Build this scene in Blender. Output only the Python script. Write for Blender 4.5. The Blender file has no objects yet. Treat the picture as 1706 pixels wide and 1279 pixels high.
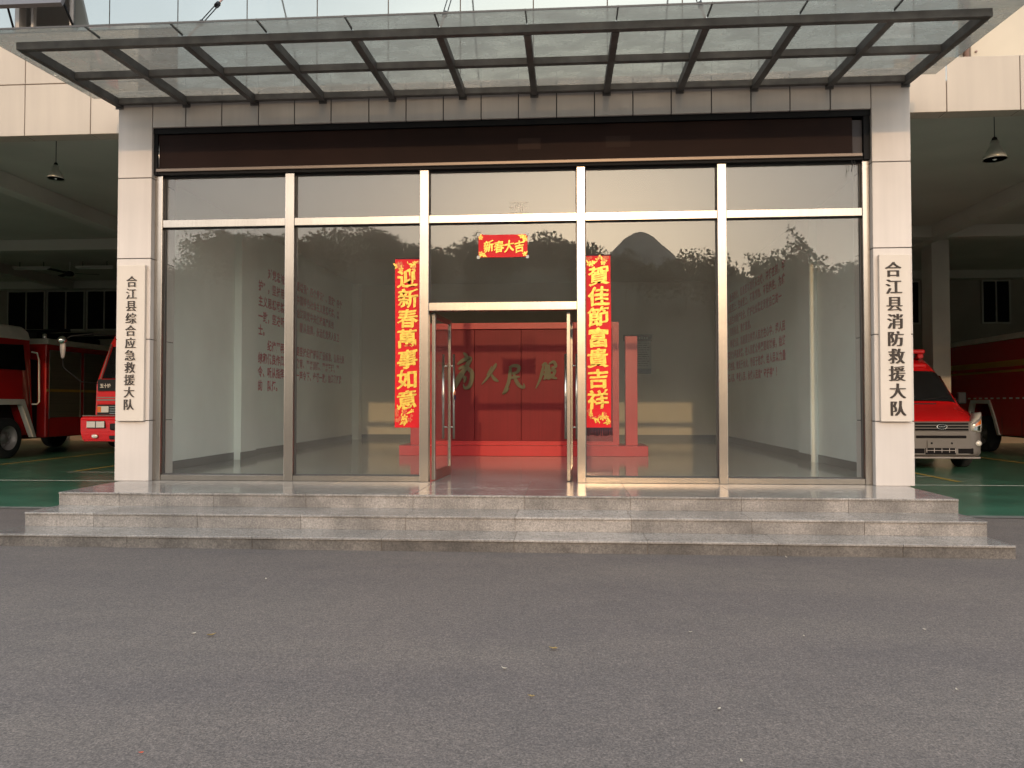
import bpy, bmesh, math, random
from mathutils import Vector, Matrix
R = math.radians
random.seed(7)
C = bpy.context.scene.collection
S = bpy.context.scene

# ------------------------------------------------------------------ camera
cam = bpy.data.cameras.new("camera")
cam.sensor_width = 36.0
cam.lens = 1277.7 / 1706 * 36
cam.clip_end = 5000
cam.clip_start = 0.05
co = bpy.data.objects.new("camera", cam)
co.location = (0.804, -9.358, 1.392)
co.rotation_euler = (math.pi / 2 + 0.0246, 0.0006, 0.0701)
C.objects.link(co)
S.camera = co

# ------------------------------------------------------------------ light
SUN_EL, SUN_AZ = R(14.6), R(1.15)          # low evening sun almost straight behind the camera
w = bpy.data.worlds.new("World")
S.world = w
w.use_nodes = True
nt = w.node_tree
bg = nt.nodes["Background"]
sky = nt.nodes.new("ShaderNodeTexSky")
sky.sky_type = 'NISHITA'
sky.sun_disc = False
sky.sun_elevation = SUN_EL
sky.sun_rotation = math.pi - SUN_AZ
sky.altitude = 200
sky.air_density = 1.0
sky.dust_density = 2.5
sky.ozone_density = 1.0
nt.links.new(sky.outputs[0], bg.inputs[0])
bg.inputs[1].default_value = 0.066
veil = nt.nodes.new("ShaderNodeBackground")            # thin even cloud over the whole sky
tcw = nt.nodes.new("ShaderNodeTexCoord")
sep = nt.nodes.new("ShaderNodeSeparateXYZ")
nt.links.new(tcw.outputs["Generated"], sep.inputs[0])
rw = nt.nodes.new("ShaderNodeValToRGB")
rw.color_ramp.elements[0].position, rw.color_ramp.elements[0].color = 0.0, (1.06, 0.91, 0.79, 1)
rw.color_ramp.elements[1].position, rw.color_ramp.elements[1].color = 0.55, (0.55, 0.61, 0.65, 1)
nt.links.new(sep.outputs[2], rw.inputs[0])
nt.links.new(rw.outputs[0], veil.inputs[0])
veil.inputs[1].default_value = 1.19
adds = nt.nodes.new("ShaderNodeAddShader")
nt.links.new(bg.outputs[0], adds.inputs[0])
nt.links.new(veil.outputs[0], adds.inputs[1])
nt.links.new(adds.outputs[0], nt.nodes["World Output"].inputs[0])
sl = bpy.data.lights.new("sun", 'SUN')
sl.energy = 0.5
sl.angle = R(0.6)
sl.color = (1.0, 0.62, 0.32)
so = bpy.data.objects.new("sun", sl)
so.rotation_euler = Vector((math.sin(SUN_AZ) * math.cos(SUN_EL), -math.cos(SUN_AZ) * math.cos(SUN_EL),
                            math.sin(SUN_EL))).to_track_quat('Z', 'Y').to_euler()
so.location = (2, -40, 12)
C.objects.link(so)
S.view_settings.view_transform = 'Standard'
S.view_settings.look = 'None'
S.view_settings.exposure = 1.2
S.view_settings.gamma = 1.0
cy = S.cycles
cy.max_bounces = 12
cy.diffuse_bounces = 5
cy.glossy_bounces = 5
cy.transparent_max_bounces = 24
cy.transmission_bounces = 8
cy.sample_clamp_indirect = 4.0
cy.caustics_reflective = False
cy.caustics_refractive = False
cy.use_denoising = True

# ------------------------------------------------------------------ materials
def lin(r, g, b):
    f = lambda c: ((c / 255 + 0.055) / 1.055) ** 2.4 if c > 10 else c / 255 / 12.92
    return (f(r), f(g), f(b), 1)

def mat(name, col, rough=0.6, metal=0.0, spec=0.5, noise=None, bump=None, streak=None, coat=0.0):
    """noise=(scale, amount, detail) varies the colour; bump=(scale, strength); streak=(xs, zs, amount) weathering"""
    m = bpy.data.materials.new(name)
    m.use_nodes = True
    n = m.node_tree.nodes
    l = m.node_tree.links
    b = n["Principled BSDF"]
    col = tuple(col) if len(col) == 4 else tuple(col) + (1,)
    b.inputs["Base Color"].default_value = col
    b.inputs["Roughness"].default_value = rough
    b.inputs["Metallic"].default_value = metal
    b.inputs["Specular IOR Level"].default_value = spec
    b.inputs["Coat Weight"].default_value = coat
    tc = n.new("ShaderNodeTexCoord")
    src = None
    def vary(vec, amount, scale, detail, prev, rng=(0.3, 0.7)):
        t = n.new("ShaderNodeTexNoise")
        t.inputs["Scale"].default_value = scale
        t.inputs["Detail"].default_value = detail
        l.new(vec, t.inputs["Vector"])
        mr = n.new("ShaderNodeMapRange")
        mr.inputs[1].default_value, mr.inputs[2].default_value = rng
        mr.inputs[3].default_value, mr.inputs[4].default_value = 1 - amount, 1 + amount
        l.new(t.outputs["Fac"], mr.inputs[0])
        mx = n.new("ShaderNodeMix")
        mx.data_type = 'RGBA'
        mx.blend_type = 'MULTIPLY'
        mx.inputs["Factor"].default_value = 1
        if prev is None:
            mx.inputs[6].default_value = col
        else:
            l.new(prev, mx.inputs[6])
        l.new(mr.outputs[0], mx.inputs[7])
        return mx.outputs[2], t.outputs["Fac"]
    if noise:
        for k in ([noise] if not isinstance(noise, list) else noise):
            src, _ = vary(tc.outputs["Object"], k[1], k[0], k[2], src)
    if streak:
        mp = n.new("ShaderNodeMapping")
        mp.inputs["Scale"].default_value = (streak[0], streak[0], streak[1])
        l.new(tc.outputs["Object"], mp.inputs[0])
        src, _ = vary(mp.outputs[0], streak[2], 1.0, 4, src)
    if src is not None:
        l.new(src, b.inputs["Base Color"])
    if bump:
        t = n.new("ShaderNodeTexNoise")
        t.inputs["Scale"].default_value = bump[0]
        t.inputs["Detail"].default_value = 4
        l.new(tc.outputs["Object"], t.inputs["Vector"])
        bp = n.new("ShaderNodeBump")
        bp.inputs["Strength"].default_value = bump[1]
        bp.inputs["Distance"].default_value = bump[2] if len(bump) > 2 else 0.01
        l.new(t.outputs["Fac"], bp.inputs["Height"])
        l.new(bp.outputs[0], b.inputs["Normal"])
    return m

def glass(name, tint, refl, dirt=0.0, dirtcol=(0.4, 0.4, 0.35, 1), dscale=(2, 2, 2)):
    m = bpy.data.materials.new(name)
    m.use_nodes = True
    n = m.node_tree.nodes
    l = m.node_tree.links
    n.remove(n["Principled BSDF"])
    out = n["Material Output"]
    tr = n.new("ShaderNodeBsdfTransparent")
    tr.inputs[0].default_value = tuple(tint) + (1,)
    gl = n.new("ShaderNodeBsdfGlossy")
    gl.inputs["Roughness"].default_value = 0.0
    gl.inputs["Color"].default_value = (1, 1, 1, 1)
    lw = n.new("ShaderNodeFresnel")
    lw.inputs["IOR"].default_value = 1.42
    add = n.new("ShaderNodeMath")
    add.operation = 'ADD'
    add.use_clamp = True
    add.inputs[1].default_value = refl
    l.new(lw.outputs[0], add.inputs[0])
    geo = n.new("ShaderNodeNewGeometry")
    inv = n.new("ShaderNodeMath")                          # mirror on the face that is met first only
    inv.operation = 'SUBTRACT'
    inv.inputs[0].default_value = 1.0
    l.new(geo.outputs["Backfacing"], inv.inputs[1])
    mu = n.new("ShaderNodeMath")
    mu.operation = 'MULTIPLY'
    l.new(add.outputs[0], mu.inputs[0])
    l.new(inv.outputs[0], mu.inputs[1])
    base = tr.outputs[0]
    if dirt:
        df = n.new("ShaderNodeBsdfDiffuse")
        df.inputs[0].default_value = dirtcol
        tl = n.new("ShaderNodeBsdfTranslucent")
        tl.inputs[0].default_value = dirtcol
        mm = n.new("ShaderNodeMixShader")
        mm.inputs[0].default_value = 0.55
        l.new(df.outputs[0], mm.inputs[1])
        l.new(tl.outputs[0], mm.inputs[2])
        tc = n.new("ShaderNodeTexCoord")
        mp = n.new("ShaderNodeMapping")
        mp.inputs["Scale"].default_value = dscale
        l.new(tc.outputs["Object"], mp.inputs[0])
        tx = n.new("ShaderNodeTexNoise")
        tx.inputs["Scale"].default_value = 1.0
        tx.inputs["Detail"].default_value = 6
        tx.inputs["Roughness"].default_value = 0.65
        l.new(mp.outputs[0], tx.inputs["Vector"])
        mr = n.new("ShaderNodeMapRange")
        mr.inputs[1].default_value, mr.inputs[2].default_value = 0.35, 0.75
        mr.inputs[3].default_value, mr.inputs[4].default_value = dirt * 0.7, min(1, dirt * 1.35)
        l.new(tx.outputs["Fac"], mr.inputs[0])
        m2 = n.new("ShaderNodeMixShader")
        l.new(mr.outputs[0], m2.inputs[0])
        l.new(base, m2.inputs[1])
        l.new(mm.outputs[0], m2.inputs[2])
        base = m2.outputs[0]
    mx = n.new("ShaderNodeMixShader")
    l.new(mu.outputs[0], mx.inputs[0])
    l.new(base, mx.inputs[1])
    l.new(gl.outputs[0], mx.inputs[2])
    l.new(mx.outputs[0], out.inputs[0])
    return m

def asphalt():
    m = mat("asphalt", (0.095, 0.085, 0.08), 0.85)
    n = m.node_tree.nodes
    l = m.node_tree.links
    b = n["Principled BSDF"]
    tc = n.new("ShaderNodeTexCoord")
    def noise(scale, det, rough=0.5, sc=(1, 1, 1)):
        mp = n.new("ShaderNodeMapping")
        mp.inputs["Scale"].default_value = sc
        l.new(tc.outputs["Object"], mp.inputs[0])
        t = n.new("ShaderNodeTexNoise")
        t.inputs["Scale"].default_value = scale
        t.inputs["Detail"].default_value = det
        t.inputs["Roughness"].default_value = rough
        l.new(mp.outputs[0], t.inputs["Vector"])
        return t.outputs["Fac"]
    def ramp(fac, p0, c0, p1, c1):
        r = n.new("ShaderNodeValToRGB")
        e = r.color_ramp.elements
        e[0].position, e[0].color = p0, c0
        e[1].position, e[1].color = p1, c1
        l.new(fac, r.inputs[0])
        return r.outputs[0]
    def mul(a, c):
        x = n.new("ShaderNodeMix")
        x.data_type = 'RGBA'
        x.blend_type = 'MULTIPLY'
        x.inputs["Factor"].default_value = 1
        l.new(a, x.inputs[6])
        l.new(c, x.inputs[7])
        return x.outputs[2]
    fine = ramp(noise(95, 5, 0.75), 0.34, (0.043, 0.035, 0.0305, 1), 0.68, (0.184, 0.153, 0.135, 1))
    mid = mul(ramp(noise(38, 4, 0.75), 0.32, (0.66, 0.66, 0.66, 1), 0.68, (1.34, 1.32, 1.30, 1)), ramp(noise(9, 4, 0.7), 0.3, (0.88, 0.88, 0.88, 1), 0.7, (1.12, 1.11, 1.10, 1)))
    big = mul(ramp(noise(0.55, 4, 0.55, (0.5, 2.4, 1)), 0.36, (0.91, 0.90, 0.92, 1), 0.64, (1.07, 1.06, 1.04, 1)), ramp(noise(2.2, 5, 0.65), 0.30, (0.92, 0.92, 0.93, 1), 0.62, (1.03, 1.02, 1.02, 1)))
    v = n.new("ShaderNodeTexVoronoi")                      # stray pale chips of stone
    v.inputs["Scale"].default_value = 26
    l.new(tc.outputs["Object"], v.inputs["Vector"])
    chip = ramp(v.outputs["Distance"], 0.03, (1.7, 1.65, 1.55, 1), 0.07, (1, 1, 1, 1))
    l.new(mul(mul(mul(fine, mid), big), chip), b.inputs["Base Color"])
    bp = n.new("ShaderNodeBump")
    bp.inputs["Strength"].default_value = 0.7
    bp.inputs["Distance"].default_value = 0.006
    l.new(noise(130, 3, 0.7), bp.inputs["Height"])
    l.new(bp.outputs[0], b.inputs["Normal"])
    return m

def granite(name, col, rough, bump=0.0, stain=0.25):
    m = mat(name, col, rough, noise=[(150, 0.30, 3), (55, 0.28, 4), (14, 0.12, 4), (2.3, stain, 5)],
            bump=(120, bump, 0.006) if bump else None)
    n = m.node_tree.nodes
    l = m.node_tree.links
    b = n["Principled BSDF"]
    at = n.new("ShaderNodeAttribute")
    at.attribute_name = "tone"
    mr = n.new("ShaderNodeMapRange")
    mr.inputs[3].default_value, mr.inputs[4].default_value = 0.84, 1.14
    l.new(at.outputs["Fac"], mr.inputs[0])
    x = n.new("ShaderNodeMix")
    x.data_type = 'RGBA'
    x.blend_type = 'MULTIPLY'
    x.inputs["Factor"].default_value = 1
    prev = b.inputs["Base Color"].links[0].from_socket
    l.new(prev, x.inputs[6])
    l.new(mr.outputs[0], x.inputs[7])
    l.new(x.outputs[2], b.inputs["Base Color"])
    return m

M = dict(
    asphalt=asphalt(),
    epoxy=mat("green_epoxy", (0.042, 0.125, 0.078), 0.28, noise=[(1.4, 0.22, 5), (14, 0.08, 3)], bump=(5, 0.08)),
    kerb=mat("worn_edge", (0.12, 0.115, 0.10), 0.8, noise=(6, 0.3, 4)),
    yline=mat("yellow_paint", (0.42, 0.29, 0.05), 0.5, noise=(12, 0.35, 4)),
    wline=mat("white_paint", (0.46, 0.50, 0.42), 0.5, noise=(12, 0.35, 4)),
    clad=mat("pale_cladding", (0.52, 0.47, 0.43), 0.42, noise=[(1.1, 0.07, 4)], streak=(9, 0.5, 0.05)),
    cladw=mat("warm_cladding", (0.385, 0.325, 0.26), 0.45, noise=[(1.0, 0.05, 4)], streak=(7, 0.5, 0.05)),
    cream=mat("cream_render", (0.47, 0.41, 0.32), 0.7, noise=[(1.5, 0.05, 4)]),
    gap=mat("joint_black", (0.03, 0.026, 0.024), 0.8),
    gapb=mat("joint_brown", (0.13, 0.095, 0.07), 0.8),
    granite=granite("polished_granite", (0.245, 0.222, 0.200), 0.17, 0.0, 0.22),
    graniter=granite("flamed_granite", (0.205, 0.180, 0.158), 0.75, 0.35, 0.34),
    graniteb=granite("dirty_granite", (0.105, 0.090, 0.077), 0.8, 0.35, 0.35),
    steel=mat("brushed_steel", (0.37, 0.335, 0.30), 0.27, 1.0, noise=[(3, 0.06, 3)], streak=(60, 0.6, 0.05), bump=(2.2, 0.06, 0.02)),
    chrome=mat("chrome", (0.75, 0.73, 0.70), 0.12, 1.0),
    handle=mat("handle_steel", (0.6, 0.55, 0.5), 0.2, 1.0),
    brown=mat("brown_shutter", (0.014, 0.0055, 0.0042), 0.6, 0.0, 0.12, noise=[(1.2, 0.25, 4)], streak=(0.6, 30, 0.10)),
    brown_refl=mat("brown_reflection", (0.026, 0.014, 0.011), 0.6, 0.0, 0.12),
    blackm=mat("black_metal", (0.009, 0.0095, 0.011), 0.6, 0.0, 0.12),
    endp=mat("grey_end_panel", (0.060, 0.055, 0.060), 0.6, 0.0, 0.2),
    bar=mat("dull_bar", (0.15, 0.12, 0.10), 0.4, 0.6),
    canopy=mat("canopy_steel", (0.105, 0.099, 0.094), 0.5, noise=[(7, 0.28, 5)], streak=(8, 8, 0.15)),
    gasket=mat("gasket", (0.05, 0.05, 0.05), 0.6),
    pane=glass("storefront_glass", (0.965, 0.985, 0.975), 0.024, 0.062, (0.55, 0.53, 0.48, 1), (1.5, 1.5, 0.5)),
    cglass=glass("canopy_glass", (0.73, 0.735, 0.71), 0.0, 0.50, (0.42, 0.41, 0.375, 1), (2.4, 4.5, 2)),
    curtain=mat("curtain_glass", (0.25, 0.285, 0.288), 0.05, 0.72, noise=[(0.8, 0.05, 2)]),
    awn=mat("awning_sash", (0.085, 0.08, 0.085), 0.45),
    dark=mat("dark_void", (0.010, 0.009, 0.010), 0.8, 0.0, 0.1),
    winframe=mat("window_frame", (0.42, 0.38, 0.34), 0.5),
    pipe=mat("drain_pipe", (0.30, 0.20, 0.17), 0.5),
    lobbyw=mat("lobby_paint", (0.80, 0.83, 0.79), 0.7, noise=[(1.0, 0.04, 3)]),
    lobbyb=mat("back_paint", (0.70, 0.64, 0.53), 0.7, noise=[(1.0, 0.04, 3)]),
    lobbyc=mat("lobby_ceiling", (0.70, 0.68, 0.64), 0.8),
    skirt=mat("skirting", (0.10, 0.105, 0.10), 0.4),
    lobbyf=mat("lobby_floor", (0.34, 0.33, 0.30), 0.10, noise=[(60, 0.15, 3), (1.5, 0.08, 3)]),
    gar=mat("garage_paint", (0.54, 0.50, 0.45), 0.85, noise=[(0.6, 0.12, 4)]),
    garc=mat("garage_ceiling", (0.54, 0.50, 0.45), 0.85, noise=[(0.5, 0.12, 4)]),
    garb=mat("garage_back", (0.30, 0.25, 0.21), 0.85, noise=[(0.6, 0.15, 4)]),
    red=mat("red_lacquer", (0.56, 0.022, 0.028), 0.35, noise=[(1.5, 0.06, 3)]),
    redpanel=mat("dark_red_panel", (0.235, 0.014, 0.019), 0.42, 0.0, 0.22, noise=[(1.3, 0.10, 3)], streak=(26, 0.4, 0.07)),
    gold=mat("gold_letters", (0.125, 0.10, 0.040), 0.5, 0.0),
    letred=mat("red_wall_letters", (0.46, 0.02, 0.05), 0.6),
    letblk=mat("black_ink", (0.030, 0.021, 0.016), 0.6),
    board=mat("sign_board", (0.54, 0.48, 0.415), 0.45, noise=[(2, 0.04, 3)]),
    paper=mat("red_paper", (0.55, 0.006, 0.012), 0.5, 0.0, 0.2, noise=[(4, 0.07, 3)], bump=(7, 0.6, 0.015)),
    foil=mat("gold_foil", (0.62, 0.42, 0.06), 0.38, 0.25, noise=[(30, 0.28, 3)]),
    foilr=mat("pale_red_print", (0.55, 0.11, 0.035), 0.5),
    dark_strip=mat("dark_purple", (0.035, 0.012, 0.018), 0.9),
    white=mat("white_print", (0.5, 0.46, 0.4), 0.6),
    blue=mat("blue_print", (0.03, 0.025, 0.09), 0.5),
    orange=mat("orange_print", (0.72, 0.11, 0.03), 0.5),
    notew=mat("notice_paper", (0.40, 0.41, 0.38), 0.6),
    noted=mat("notice_header", (0.06, 0.018, 0.018), 0.5),
    tred=mat("fire_red", (0.42, 0.013, 0.012), 0.22, coat=0.5, noise=[(2, 0.04, 2)]),
    vred=mat("van_red", (0.52, 0.008, 0.010), 0.2, coat=0.5, noise=[(2, 0.03, 2)]),
    twhite=mat("truck_white", (0.62, 0.58, 0.52), 0.35, noise=[(3, 0.08, 3)]),
    tyre=mat("tyre", (0.014, 0.014, 0.014), 0.85),
    rim=mat("rim", (0.30, 0.27, 0.26), 0.5, 0.3),
    tglass=mat("vehicle_glass", (0.012, 0.013, 0.015), 0.06),
    tblack=mat("vehicle_black", (0.012, 0.012, 0.013), 0.6, 0.0, 0.2),
    tgrey=mat("bumper_grey", (0.135, 0.12, 0.11), 0.45),
    tshut=mat("locker_shutter", (0.15, 0.125, 0.085), 0.45, 0.3, streak=(0.3, 55, 0.2)),
    tyel=mat("truck_yellow", (0.42, 0.23, 0.03), 0.4),
    lens=mat("lamp_lens", (0.62, 0.60, 0.56), 0.12, 0.2),
    amber=mat("amber_lens", (0.60, 0.15, 0.02), 0.2),
    lampg=mat("lamp_shade", (0.40, 0.40, 0.35), 0.3, 0.4),
    bulb=mat("bulb", (0.75, 0.74, 0.68), 0.2),
    cord=mat("cord", (0.03, 0.03, 0.03), 0.7),
    leafy=mat("dry_leaf", (0.42, 0.29, 0.11), 0.7, noise=[(40, 0.3, 3)]),
    litter=mat("pale_litter", (0.62, 0.55, 0.44), 0.7),
    hill=mat("hill_green", (0.10, 0.105, 0.075), 0.95, noise=[(0.05, 0.3, 5), (0.5, 0.25, 3)]),
    mount=mat("far_mountain", (0.30, 0.30, 0.27), 0.95, noise=[(0.05, 0.2, 5)]),  # distance haze is put into this paler colour
    wood=mat("tree_leaves", (0.115, 0.120, 0.085), 0.8, noise=[(0.4, 0.35, 3)]),
    bark=mat("bark", (0.09, 0.07, 0.05), 0.9),
)

# ------------------------------------------------------------------ mesh helpers
def BM():
    return bmesh.new()

def quad(bm, pts):
    return bm.faces.new([bm.verts.new(p) for p in pts])

def box(bm, x0, x1, y0, y1, z0, z1, bev=0.0, seg=2):
    v = [bm.verts.new((x, y, z)) for z in (z0, z1) for y in (y0, y1) for x in (x0, x1)]
    fs = [bm.faces.new([v[i] for i in f]) for f in
          ((0, 2, 3, 1), (4, 5, 7, 6), (0, 1, 5, 4), (2, 6, 7, 3), (0, 4, 6, 2), (1, 3, 7, 5))]
    if bev:
        es = set(e for f in fs for e in f.edges)
        bmesh.ops.bevel(bm, geom=list(es), offset=bev, segments=seg, affect='EDGES', profile=0.5)
    return fs

def prism(bm, poly, axis, a0, a1):
    """extrude a closed polygon of 2-D points along axis ('x': pts are (y,z), 'y': (x,z), 'z': (x,y))"""
    def P(p, a):
        return {'x': (a, p[0], p[1]), 'y': (p[0], a, p[1]), 'z': (p[0], p[1], a)}[axis]
    n = len(poly)
    A = [bm.verts.new(P(p, a0)) for p in poly]
    B = [bm.verts.new(P(p, a1)) for p in poly]
    bm.faces.new(A)
    bm.faces.new(B[::-1])
    for i in range(n):
        bm.faces.new((A[i], B[i], B[(i + 1) % n], A[(i + 1) % n]))

def tube(bm, pts, r, n=8, r2=None):
    pts = [Vector(p) for p in pts]
    rings = []
    for i, p in enumerate(pts):
        d = (pts[min(i + 1, len(pts) - 1)] - pts[max(i - 1, 0)]).normalized()
        a = d.orthogonal().normalized()
        if abs(d.z) < 0.99:
            a = d.cross(Vector((0, 0, 1))).normalized()
        b = d.cross(a)
        rr = r if r2 is None else r + (r2 - r) * i / (len(pts) - 1)
        rings.append([bm.verts.new(p + rr * (math.cos(t) * a + math.sin(t) * b))
                      for t in [2 * math.pi * k / n for k in range(n)]])
    for A, B in zip(rings, rings[1:]):
        for k in range(n):
            f = bm.faces.new((A[k], A[(k + 1) % n], B[(k + 1) % n], B[k]))
            f.smooth = True
    bm.faces.new(rings[0][::-1])
    bm.faces.new(rings[-1])

def lathe(bm, prof, c, axis='z', n=24, smooth=True, cap=True):
    """prof: (radius, height) pairs along the axis"""
    rings = []
    for r, h in prof:
        ring = []
        for k in range(n):
            t = 2 * math.pi * k / n
            a, b = r * math.cos(t), r * math.sin(t)
            p = {'z': (a, b, h), 'x': (h, a, b), 'y': (a, h, b)}[axis]
            ring.append(bm.verts.new((c[0] + p[0], c[1] + p[1], c[2] + p[2])))
        rings.append(ring)
    for A, B in zip(rings, rings[1:]):
        for k in range(n):
            f = bm.faces.new((A[k], A[(k + 1) % n], B[(k + 1) % n], B[k]))
            f.smooth = smooth
    if cap and prof[0][0] > 1e-4:
        bm.faces.new(rings[0][::-1])
    if cap and prof[-1][0] > 1e-4:
        bm.faces.new(rings[-1])

def loft(bm, secs, cap=True, smooth=True):
    rings = [[bm.verts.new(p) for p in s] for s in secs]
    n = len(rings[0])
    for A, B in zip(rings, rings[1:]):
        for k in range(n):
            f = bm.faces.new((A[k], A[(k + 1) % n], B[(k + 1) % n], B[k]))
            f.smooth = smooth
    if cap:
        bm.faces.new(rings[0][::-1])
        bm.faces.new(rings[-1])

def link(name, bm, material, parent=None, base=(0, 0, 0), fix=True):
    if fix:
        bmesh.ops.recalc_face_normals(bm, faces=bm.faces)
    if any(base):
        bmesh.ops.translate(bm, verts=bm.verts, vec=-Vector(base))
    me = bpy.data.meshes.new(name)
    bm.to_mesh(me)
    bm.free()
    me.materials.append(M[material] if isinstance(material, str) else material)
    o = bpy.data.objects.new(name, me)
    C.objects.link(o)
    if parent is not None:
        o.parent = parent
    return o

def tag(o, label=None, cat=None, group=None, kind=None):
    if label: o["label"] = label
    if cat: o["category"] = cat
    if group: o["group"] = group
    if kind: o["kind"] = kind
    return o

class Thing:
    """an Empty at the thing's base; parts are given in world coordinates"""
    def __init__(s, name, loc, label, cat, group=None):
        s.base = Vector(loc)
        s.o = bpy.data.objects.new(name, None)
        s.o.empty_display_size = 0.2
        s.o.location = loc
        C.objects.link(s.o)
        tag(s.o, label, cat, group)
    def part(s, name, bm, material, parent=None, label=None):
        o = link(name, bm, material, parent or s.o, s.base)
        if label: o["label"] = label
        return o
    def lpart(s, name, bm, material, parent=None, label=None):   # local coordinates
        o = link(name, bm, material, parent or s.o)
        if label: o["label"] = label
        return o

def single(name, bm, material, label, cat, base, group=None):
    o = link(name, bm, material, None, base)
    o.location = base
    return tag(o, label, cat, group)

def struct(name, bm, material):
    o = link(name, bm, material)
    o["kind"] = "structure"
    return o

def B1(*a, **k):
    bm = BM()
    box(bm, *a, **k)
    return bm

# ------------------------------------------------------------------ lettering
_gl = {}
def glyph(ch, offset=0.0, extrude=0.0, res=3):
    key = (ch, offset, extrude, res)
    if key not in _gl:
        cu = bpy.data.curves.new("glyph", 'FONT')
        cu.body = ch
        cu.size = 1.0
        cu.offset = offset
        cu.extrude = extrude
        cu.resolution_u = res
        ob = bpy.data.objects.new("glyph", cu)
        C.objects.link(ob)
        bpy.context.view_layer.update()
        dg = bpy.context.evaluated_depsgraph_get()
        me = ob.evaluated_get(dg).to_mesh()
        vs = [v.co.copy() for v in me.vertices]
        fs = [tuple(p.vertices) for p in me.polygons]
        ob.evaluated_get(dg).to_mesh_clear()
        bpy.data.objects.remove(ob)
        bpy.data.curves.remove(cu)
        if vs:
            x0, x1 = min(v.x for v in vs), max(v.x for v in vs)
            y0, y1 = min(v.y for v in vs), max(v.y for v in vs)
        else:
            x0 = x1 = y0 = y1 = 0
        _gl[key] = (vs, fs, (x0, x1, y0, y1))
    return _gl[key]

def put_glyph(bm, ch, fn, offset=0.0, extrude=0.0, fit=True, res=3, passes=((0, 0, 0),)):
    """fn maps glyph coordinates (u, v in -0.5..0.5 of the em box, d depth) to a world point"""
    vs, fs, (x0, x1, y0, y1) = glyph(ch, offset, extrude, res)
    if not vs:
        return
    cx, cy_ = (x0 + x1) / 2, (y0 + y1) / 2
    if not fit:
        cx, cy_ = 0.5, 0.36
    for px, py, pd in passes:
        nv = [bm.verts.new(fn(v.x - cx + px, v.y - cy_ + py, v.z + pd)) for v in vs]
        for f in fs:
            try:
                bm.faces.new([nv[i] for i in f])
            except ValueError:
                pass

def song(bm, ch, cx, y, cz, sx, sz):
    """bold serif style: heavy upright strokes, thin level strokes, small wedges"""
    def fn(u, v, d):
        return (cx + u * sx, y - d * 0.5, cz + v * sz)
    put_glyph(bm, ch, fn, -0.008, 0.004, passes=((-0.044, 0, 0), (-0.022, 0.003, 0.004), (0.0, 0, 0.008), (0.022, -0.003, 0.012), (0.044, 0, 0.016)))

def brush(bm, ch, cx, y, cz, sx, sz, seed=0, shear=0.10, off=0.022, depth=0.004, wob=0.018):
    rs = random.Random(seed)
    a, b, c, e = [rs.uniform(0, 6.28) for _ in range(4)]
    k = rs.uniform(-0.05, 0.05)
    def fn(u, v, d):
        u2 = u + wob * math.sin(9 * v + a) + 0.010 * math.sin(23 * u + 17 * v + b)
        v2 = v + wob * math.sin(8 * u + c) + 0.010 * math.sin(21 * v - 19 * u + e) + shear * u + k * u
        return (cx + u2 * sx, y - d * sx, cz + v2 * sz)
    put_glyph(bm, ch, fn, off, depth, res=4, passes=((-0.018, -0.012, 0), (0, 0, 0.004), (0.018, 0.012, 0.008)))

_lay = [0]
def layer(y):
    """each petal or leaf lies a hair above the one before it"""
    _lay[0] = (_lay[0] + 1) % 60
    return y - _lay[0] * 0.00008

def flower(bm, cx, y0, cz, r, rot=0.0, n=5):
    for k in range(n):
        y = layer(y0)
        t = rot + 2 * math.pi * k / n
        ax, az = math.cos(t), math.sin(t)
        pts = []
        for s, wd in ((0.12, 0.05), (0.5, 0.26), (0.8, 0.30), (1.0, 0.10)):
            pts.append((s, wd))
        L = [(cx + r * (s * ax - wd * az), y, cz + r * (s * az + wd * ax)) for s, wd in pts]
        Rr = [(cx + r * (s * ax + wd * az), y, cz + r * (s * az - wd * ax)) for s, wd in pts]
        quad(bm, L + Rr[::-1])

def leaf2(bm, cx, y, cz, r, rot, wd=0.22):
    ax, az = math.cos(rot), math.sin(rot)
    y = layer(y)
    P = lambda s, t: (cx + r * (s * ax - t * az), y, cz + r * (s * az + t * ax))
    quad(bm, [P(0, 0), P(0.35, wd), P(0.75, wd * 0.8), P(1, 0), P(0.7, -wd * 0.7), P(0.3, -wd * 0.8)])

# ================================================================== SETTING: ground, hills
bm = BM()
N = 40
quad(bm, [(-1500, -1500, 0), (1500, -1500, 0), (1500, 0.40, 0), (-1500, 0.40, 0)])
quad(bm, [(-1500, 0.40, 0), (1500, 0.40, 0), (1500, 1500, 0), (-1500, 1500, 0)])
struct("road", bm, "asphalt")
bm = BM()
quad(bm, [(-26, 0.42, 0.004), (-5.2, 0.42, 0.004), (-5.2, 18, 0.004), (-26, 18, 0.004)])
quad(bm, [(5.2, 0.42, 0.004), (26, 0.42, 0.004), (26, 18, 0.004), (5.2, 18, 0.004)])
struct("floor", bm, "epoxy")
bm = BM()
for s in (-1, 1):
    x0, x1 = sorted((s * 26, s * 4.9))
    quad(bm, [(x0, 0.28, 0.008), (x1, 0.28, 0.008), (x1, 0.46, 0.008), (x0, 0.46, 0.008)])
struct("floor_edge", bm, "kerb")
bm = BM()
for x in (-12.0, -6.9, 7.6, 11.2):
    quad(bm, [(x, 4.6, 0.009), (x + 0.11, 4.6, 0.009), (x + 0.11, 17, 0.009), (x, 17, 0.009)])
for x in (-9.2,):
    quad(bm, [(x, 5.6, 0.009), (x + 0.1, 5.6, 0.009), (x + 0.1, 9, 0.009), (x, 9, 0.009)])
struct("yellow_floor_line", bm, "yline")
bm = BM()
quad(bm, [(-26, 3.75, 0.009), (-5.2, 3.75, 0.009), (-5.2, 3.86, 0.009), (-26, 3.86, 0.009)])
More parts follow.
